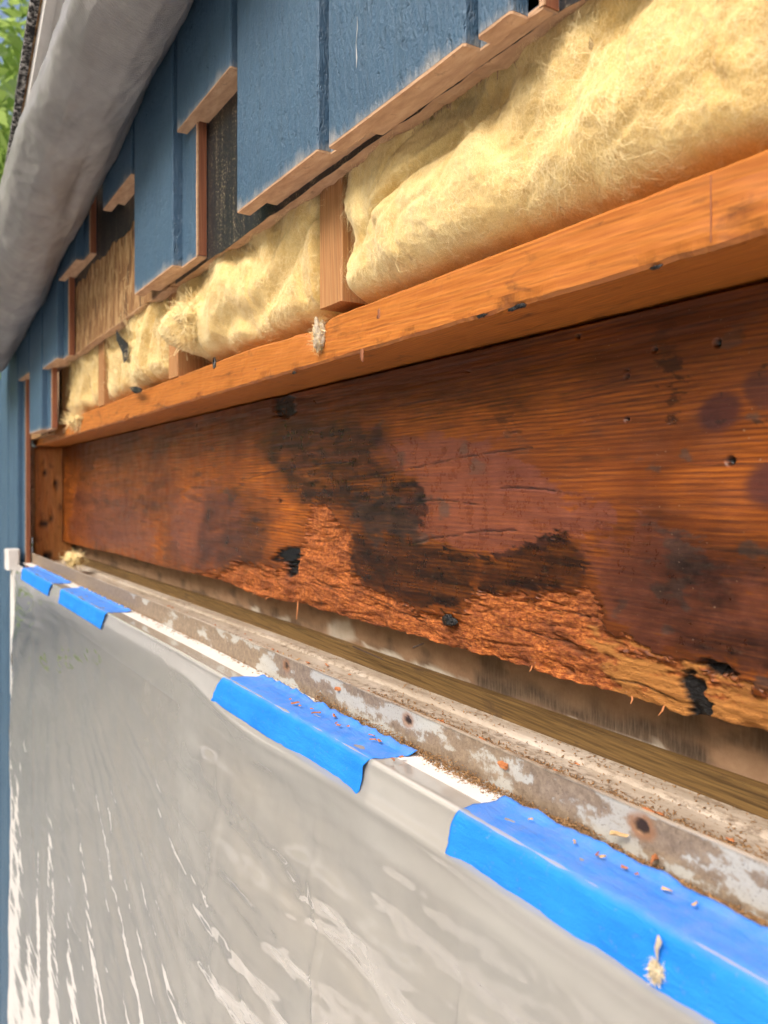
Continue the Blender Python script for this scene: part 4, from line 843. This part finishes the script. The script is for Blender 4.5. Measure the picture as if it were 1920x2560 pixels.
# ------------------------------------------------------------------ masking tape
def tape(lt, lb, rt, rb, label, seed, back=-0.0215, down=0.0265, lift=0.0012):
    """strip folded over the front arris of the frame head; torn ends run from (top) to (bottom)"""
    n, m = 150, 30; U, Wt = np.meshgrid(np.linspace(0, 1, n), np.linspace(0, 1, m), indexing='ij')
    jl, jr = 0.0022 * fbm(Wt * 4, seed, 0, 5, 0.6), 0.0022 * fbm(Wt * 4, seed + 5, 0, 5, 0.6)
    S = (lt + (lb - lt) * Wt + jl) * (1 - U) + (rt + (rb - rt) * Wt + jr) * U
    Lt = abs(back + 0.0545); Ltot = Lt + down; q = Wt * Ltot
    rr = 0.004; a = np.clip((q - (Lt - rr)) / (2 * rr), 0, 1)              # rounded fold
    edge_up = sstep(0.12, 0.0, Wt) * (0.0026 + 0.0026 * fbm(U * 16, seed, 0, 4)) + 0.0007 * fbm(S * 30, Wt * 3, seed, 3)
    wob = 0.0014 * fbm(S * 22, 1.0, seed, 3) * (1 - Wt)
    ra = 0.0065; q0 = Lt + 0.0014 - ra; al = np.clip((q - q0) / ra, 0, math.pi / 2)             # flat, quarter bend, hanging flap
    Y = back + wob - np.minimum(q, q0) - ra * np.sin(al) - 0.0022 * sstep(0, 1, (q - Lt) / down)
    Zt = zh(HH - lift) + edge_up - ra * (1 - np.cos(al)) - np.maximum(q - q0 - ra * math.pi / 2, 0) - np.vectorize(drop)(S)
    Y = Y - 0.0009 * np.abs(fbm(S * 20, Wt * 5, seed + 2, 3)) - 0.0012
    curl = sstep(0.06, 0.0, U) + sstep(0.94, 1.0, U); Y = Y - 0.0012 * curl * sstep(0.3, 1.0, Wt) * (0.5 + fbm(Wt * 3, seed, 1, 2))
    P = np.stack([-S, Y, Zt], -1).reshape(-1, 3); V = np.concatenate([P, P + (0, 0.0003, -0.0004)])
    Fc = [tuple(f) for f in gridF(n, m)] + [tuple(f[::-1]) for f in gridF(n, m, n * m)]
    loop = [i * m for i in range(n)] + [(n - 1) * m + j for j in range(1, m)] + [i * m + m - 1 for i in range(n - 2, -1, -1)] + [j for j in range(m - 2, 0, -1)]
    for k in range(len(loop)): a_, b_ = loop[k], loop[(k + 1) % len(loop)]; Fc.append((b_, a_, a_ + n * m, b_ + n * m))
    o = add('masking_tape', V, Fc, MAT['tape'], None, True); return tag(o, label, 'tape', 'blue tape strips on the window head')
tape(0.366, 0.374, 0.04, 0.04, 'longest blue tape strip, nearest, running out of the picture', 3)
tape(0.722, 0.768, 0.458, 0.478, 'blue tape strip dusted with reddish chips beside the rusty nail hole', 8)
tape(1.585, 1.600, 1.215, 1.250, 'dusty blue tape strip above the fan of plastic pulls', 13)
tape(2.10, 2.09, 1.67, 1.72, 'farthest blue tape strip beside the white window corner', 18)

# ------------------------------------------------------------------ tarp and roof edge
def tarp():
    ss = np.concatenate([np.linspace(0.45, 2.3, 300), np.linspace(2.305, 2.50, 40)]); k = 150; R = []
    u = np.linspace(0, 2 * math.pi, k, endpoint=False)
    A = [at(503, 0, -0.105), at(300, 330, -0.105), at(130, 640, -0.11), at(0, 890, -0.115)]
    for s in ss:
        cy = -0.104 - 0.010 * (s - 0.92); cz = zh(-0.547 + 0.125 * (s - 0.92)); rx = 0.060 + 0.010 * (s - 0.92); rz = 0.062 + 0.012 * (s - 0.92)
        end = math.sqrt(max(1e-3, 1 - max(0, (s - 2.30) / 0.205) ** 2)); rx *= end; rz *= end
        cu, su = np.cos(u), np.sin(u)
        y = cy + rx * np.sign(cu) * np.abs(cu) ** 0.92; z = cz + rz * np.sign(su) * np.abs(su) ** 0.95
        w = 0.007 * fbm(s * 3.0, cu * 1.2, su * 1.2 + 3, 2) + 0.0016 * fbm(s * 11, cu * 0.9, su * 0.9, 2) + 0.0016 * fbm(s * 26, cu * 1.7, su * 1.7, 3, 0.6) + 0.0009 * sstep(0.75, 1.0, ridged(s * 13 + 2 * cu, cu * 1.1, su * 1.1, 1)) - 0.010 * math.exp(-((s - 1.27) / 0.07) ** 2) * np.exp(-((u - 5.0) / 0.4) ** 2)
        for u0, a_, fq in ((2.75, 0.0030, 3.0), (3.35, 0.0022, 4.0), (4.05, 0.0020, 5.0), (4.75, 0.0022, 3.6), (5.4, 0.002, 4.4)):
            uc = u0 + 0.22 * float(fbm(s * fq * 0.6, u0, 0, 2)); w = w + a_ * max(0.0, 0.4 + float(fbm(s * fq, u0 + 9, 0, 2))) * np.exp(-np.abs(u - uc) / 0.07)
        y = np.minimum(y + w * cu, YF - 0.0012); z = z + w * su
        R.append(np.column_stack([np.full(k, -s), y, z]))
    V, Fc = ringsV(R); o = add('tarp', V, Fc, MAT['tarp'], None, True)
    # edge hem of the sheet lying along the bundle
    tag(o, 'rolled grey woven tarp hanging under the roof edge against the blue boards', 'tarp')
tarp()
RO = empty('roof_edge', (-1.5, -0.15, zh(-0.62))); tag(RO, 'roof edge with white fascia strip and speckled dark shingles above the tarp', 'roof')
xa, xb = -0.2, -2.45
ez = lambda x: zh(-(0.68 - 0.195 * (-x - 1.21))); ey = lambda x: -0.159 + 0.039 * (-x - 1.21)      # line of the shingle drip edge
def strip(name, pts, mat): V, Fc = loft_x(np.linspace(xa, xb, 40), lambda x: [(ey(x) + y, ez(x) + z) for y, z in pts]); return add(name, V, Fc, MAT[mat], RO)
strip('fascia', [(0.0105, -0.030), (0.0105, -0.002), (0.024, -0.002), (0.024, -0.030)], 'white')
strip('soffit', [(0.0245, -0.026), (0.0245, -0.020), (0.155, -0.020), (0.155, -0.026)], 'white')
strip('roof_deck', [(0.008, 0.001), (0.008, 0.010), (2.5, 1.010), (2.5, 1.001)], 'osb')
for q in range(9):
    x1 = xa - 0.25 * q; dz = 0.002 * random.random(); dy = 0.003 * random.random()
    V, Fc = box(x1 - 0.247, x1, 0, 1, 0, 1)
    for v in V: v[1], v[2] = ey(v[0]) + (-0.003 - dy if v[1] < .5 else 0.0075), ez(v[0]) + dz + (-0.001 if v[2] < .5 else 0.010)
    add('shingle', V, Fc, MAT['shingle'], RO)
strip('shingle_field', [(0.0085, 0.0105), (0.0085, 0.014), (2.5, 1.0145), (2.5, 1.011)], 'shingle')

# ------------------------------------------------------------------ chips, sawdust, small scraps
def chip_mesh(L, w, t, seed):
    r = np.random.default_rng(seed); R = []
    for u in np.linspace(-0.5, 0.5, 4):
        ww = w * (0.4 + 0.8 * r.random()) * (1 - 0.7 * abs(u) ** 2); tt = t * (0.6 + 0.6 * r.random())
        R.append([(u * L, ww, tt * .3), (u * L, 0, tt), (u * L, -ww, tt * .2), (u * L, 0, -tt * .3)])
    R = np.array(R) + r.normal(size=(4, 4, 3)) * t * 0.25; return ringsV(R)
def place_chip(x, y, z, L, w, t, yaw, seed, label, group, mat='chip', tiltx=0.0):
    V, Fc = chip_mesh(L, w, t, seed); o = add('wood_chip', V, Fc, MAT[mat], base=(0, 0, 0)); o.location = (x, y, z); o.rotation_euler = (tiltx, 0, yaw); return tag(o, label, 'wood chip', group)
G1 = 'wood chips along the back of the flange'
for k in range(70):
    s = 0.16 + 1.1 * rng.random() ** 1.4; y = 0.0335 + 0.005 * rng.random() ** 2 + 0.025 * (rng.random() < 0.12) * rng.random()
    lv = HH - 0.0004
    place_chip(-s, y, zh(lv) - drop(s) + 0.0007, 0.003 + 0.008 * rng.random() ** 2, 0.0010 + 0.0008 * rng.random(), 0.0009, rng.normal() * 0.5, k, 'small reddish wood chip lying in the track behind the flange', G1, 'chip' if rng.random() < .85 else 'palechip')
G2 = 'wood chips on the dusted tape strip'
for px, py in ((735, 1745), (752, 1758), (765, 1765), (783, 1774), (800, 1782), (822, 1793), (858, 1822), (868, 1830), (848, 1831), (915, 1845), (932, 1852), (940, 1870), (935, 1873), (1012, 1895), (1010, 1908)):
    a = at(px, py, -0.036); s = -a[0]
    place_chip(-s, -0.036 + 0.008 * rng.normal() * 0.6, zh(HH - 0.0035) - drop(s), 0.0018 + 0.007 * rng.random() ** 2, 0.0006 + 0.0013 * rng.random(), 0.0008, rng.random() * 3, px, 'small torn reddish wood chip lying on the dusted blue tape', G2)
G3 = 'wood chips on the nearest tape strip'
for px, py in ((1440, 2130), (1510, 2160), (1565, 2184), (1595, 2226), (1740, 2262), (1497, 2152), (1330, 2066), (1670, 2240)):
    a = at(px, py, -0.032); s = -a[0]
    place_chip(-s, -0.033, zh(HH - 0.0035) - drop(s), 0.0018 + 0.003 * rng.random(), 0.0009, 0.0008, rng.random() * 3, px, 'tiny wood chip lying on the nearest blue tape strip', G3, 'chip' if px % 2 else 'palechip')
place_chip(*(at(1265, 1872, 0.020)[:2]), zh(HH - 0.001), 0.016, 0.0022, 0.0018, 0.35, 501, 'largest dark reddish splinter lying across the flange rim', None)
place_chip(*(at(1258, 1912, -0.0155)[:2]), at(1258, 1912, -0.0155)[2], 0.008, 0.0022, 0.0012, 0.1, 502, 'reddish chip stuck to the face of the dirty flange', None, 'chip', 1.3)
place_chip(*(at(845, 1722, -0.0155)[:2]), at(845, 1722, -0.0155)[2], 0.006, 0.0016, 0.0010, 0.5, 503, 'dark reddish chip stuck on the pale clean patch of flange', None, 'chip', 1.3)
for px, py, j in ((1545, 2090, 1), (1486, 2116, 2), (1388, 2062, 3), (1632, 2152, 4)):
    a = at(px, py, -0.020); place_chip(a[0], -0.0195, a[2] + 0.0005, 0.009, 0.0013, 0.0012, 0.5 * j, 510 + j, ['slim pale splinter standing in the sawdust pile', 'pale splinter lying against the tape edge', 'curled reddish shaving at the start of the nearest tape', 'brown splinter standing in the sawdust by the flange'][j - 1], None, 'palechip' if j < 3 else 'chip', 0.5)
# sawdust: uncountable grains on the ledge in front of the flange and in the tracks
def sawdust():
    r = np.random.default_rng(91); n = 22000
    s = np.where(r.random(n) < 0.8, 0.12 + 0.50 * r.random(n) ** 1.4, 0.1 + 2.0 * r.random(n)); which = r.random(n)
    dens = 0.5 + fbm(s * 9, 3, 0, 3)
    y = np.where(which < 0.55, -0.0165 - np.abs(r.normal(size=n)) * 0.0030 * (0.5 + 1.4 * np.clip(dens, 0.1, 2)), np.where(which < 0.9, 0.0332 + 0.0045 * np.abs(r.normal(size=n)), 0.033 + 0.055 * r.random(n)))
    dr = np.array([drop(q) for q in s]); lvl = np.where(which < 0.55, zh(HH), zh(HH - 0.0003))
    lvl = np.where((y > 0.0785), zh(HH + 0.0036), lvl); lvl = np.where((y > 0.0625) & (y < 0.0785), zh(HH - 0.0028), lvl)
    z = lvl - dr + np.where(which < 0.55, 0.011 * np.clip(dens, 0, 1.3) * np.clip(1 - (-0.0155 - y) / 0.007, 0, 1) * r.random(n), 0) + 0.0002
    d = np.column_stack([r.normal(size=n), r.normal(size=n), 0.4 * r.normal(size=n)]); d /= np.linalg.norm(d, axis=1)[:, None]
    e = np.cross(d, (0.1, 0.2, 1.0)); e /= np.linalg.norm(e, axis=1)[:, None]; f = np.cross(d, e)
    L = (0.0004 + 0.0016 * r.random((n, 1)) ** 3); c = np.column_stack([-s, y, z])
    V = np.stack([c - d * L, c + e * L * .45, c + d * L, c - e * L * .45, c + f * L * .4], 1).reshape(-1, 3)
    b = np.arange(n)[:, None] * 5; T = np.array([[0, 1, 4], [1, 2, 4], [2, 3, 4], [3, 0, 4], [2, 1, 0], [3, 2, 0]]); Fc = (b[:, :, None] + T[None]).reshape(-1, 3)
    tag(add('sawdust', V, Fc, MAT['dustm']), 'brown sawdust and grit lying along the flange and window tracks', 'sawdust', kind='stuff')
sawdust()
# nails left in the jamb, fluff hanging on the nearest tape
def rod(name, a, b, r, mat, label, cat):
    a, b = np.array(a), np.array(b); d = (b - a) / np.linalg.norm(b - a); u = np.cross(d, (0.2, 0.1, 1)); u /= np.linalg.norm(u); w = np.cross(d, u); R = []
    for t, q in ((0, 1.0), (0.9, 1.0), (1.0, 0.25)):
        R.append([a + (b - a) * t + r * q * (math.cos(k) * u + math.sin(k) * w) for k in np.linspace(0, 2 * math.pi, 7, endpoint=False)])
    V, Fc = ringsV(R); return tag(add(name, V, Fc, MAT[mat]), label, cat)
rod('nail', at(883, 1616, 0.090), at(960, 1650, 0.080), 0.0009, 'steel', 'long dark nail lying along the inner wood strip', 'nail')
rod('nail', at(1060, 1608, 0.085), at(1030, 1620, 0.075), 0.0008, 'steel', 'short dark nail sticking out under the rotted beam edge', 'nail')
FL = fluff('lint_strand', at(1640, 2428, -0.0605), 0.0035, (0.9, 0.6, 1.0), 3, 'frayed beige lint strand hanging on the nearest blue tape strip', 'lint', 'fluff', 160, 0.003, 0.0001)
V, Fc = ringsV([[at(px, py, -0.0608) + np.array([0.0007 * w_ * math.cos(a), 0.0004 * w_ * math.sin(a), 0]) for a in np.linspace(0, 2 * math.pi, 6, endpoint=False)] for px, py, w_ in ((1642, 2425, 1.3), (1643, 2400, 0.5), (1641, 2372, 1.6), (1648, 2352, 2.2), (1646, 2338, 0.6))]); add('twisted_strand', V, Fc, MAT['fluff'], FL, True)
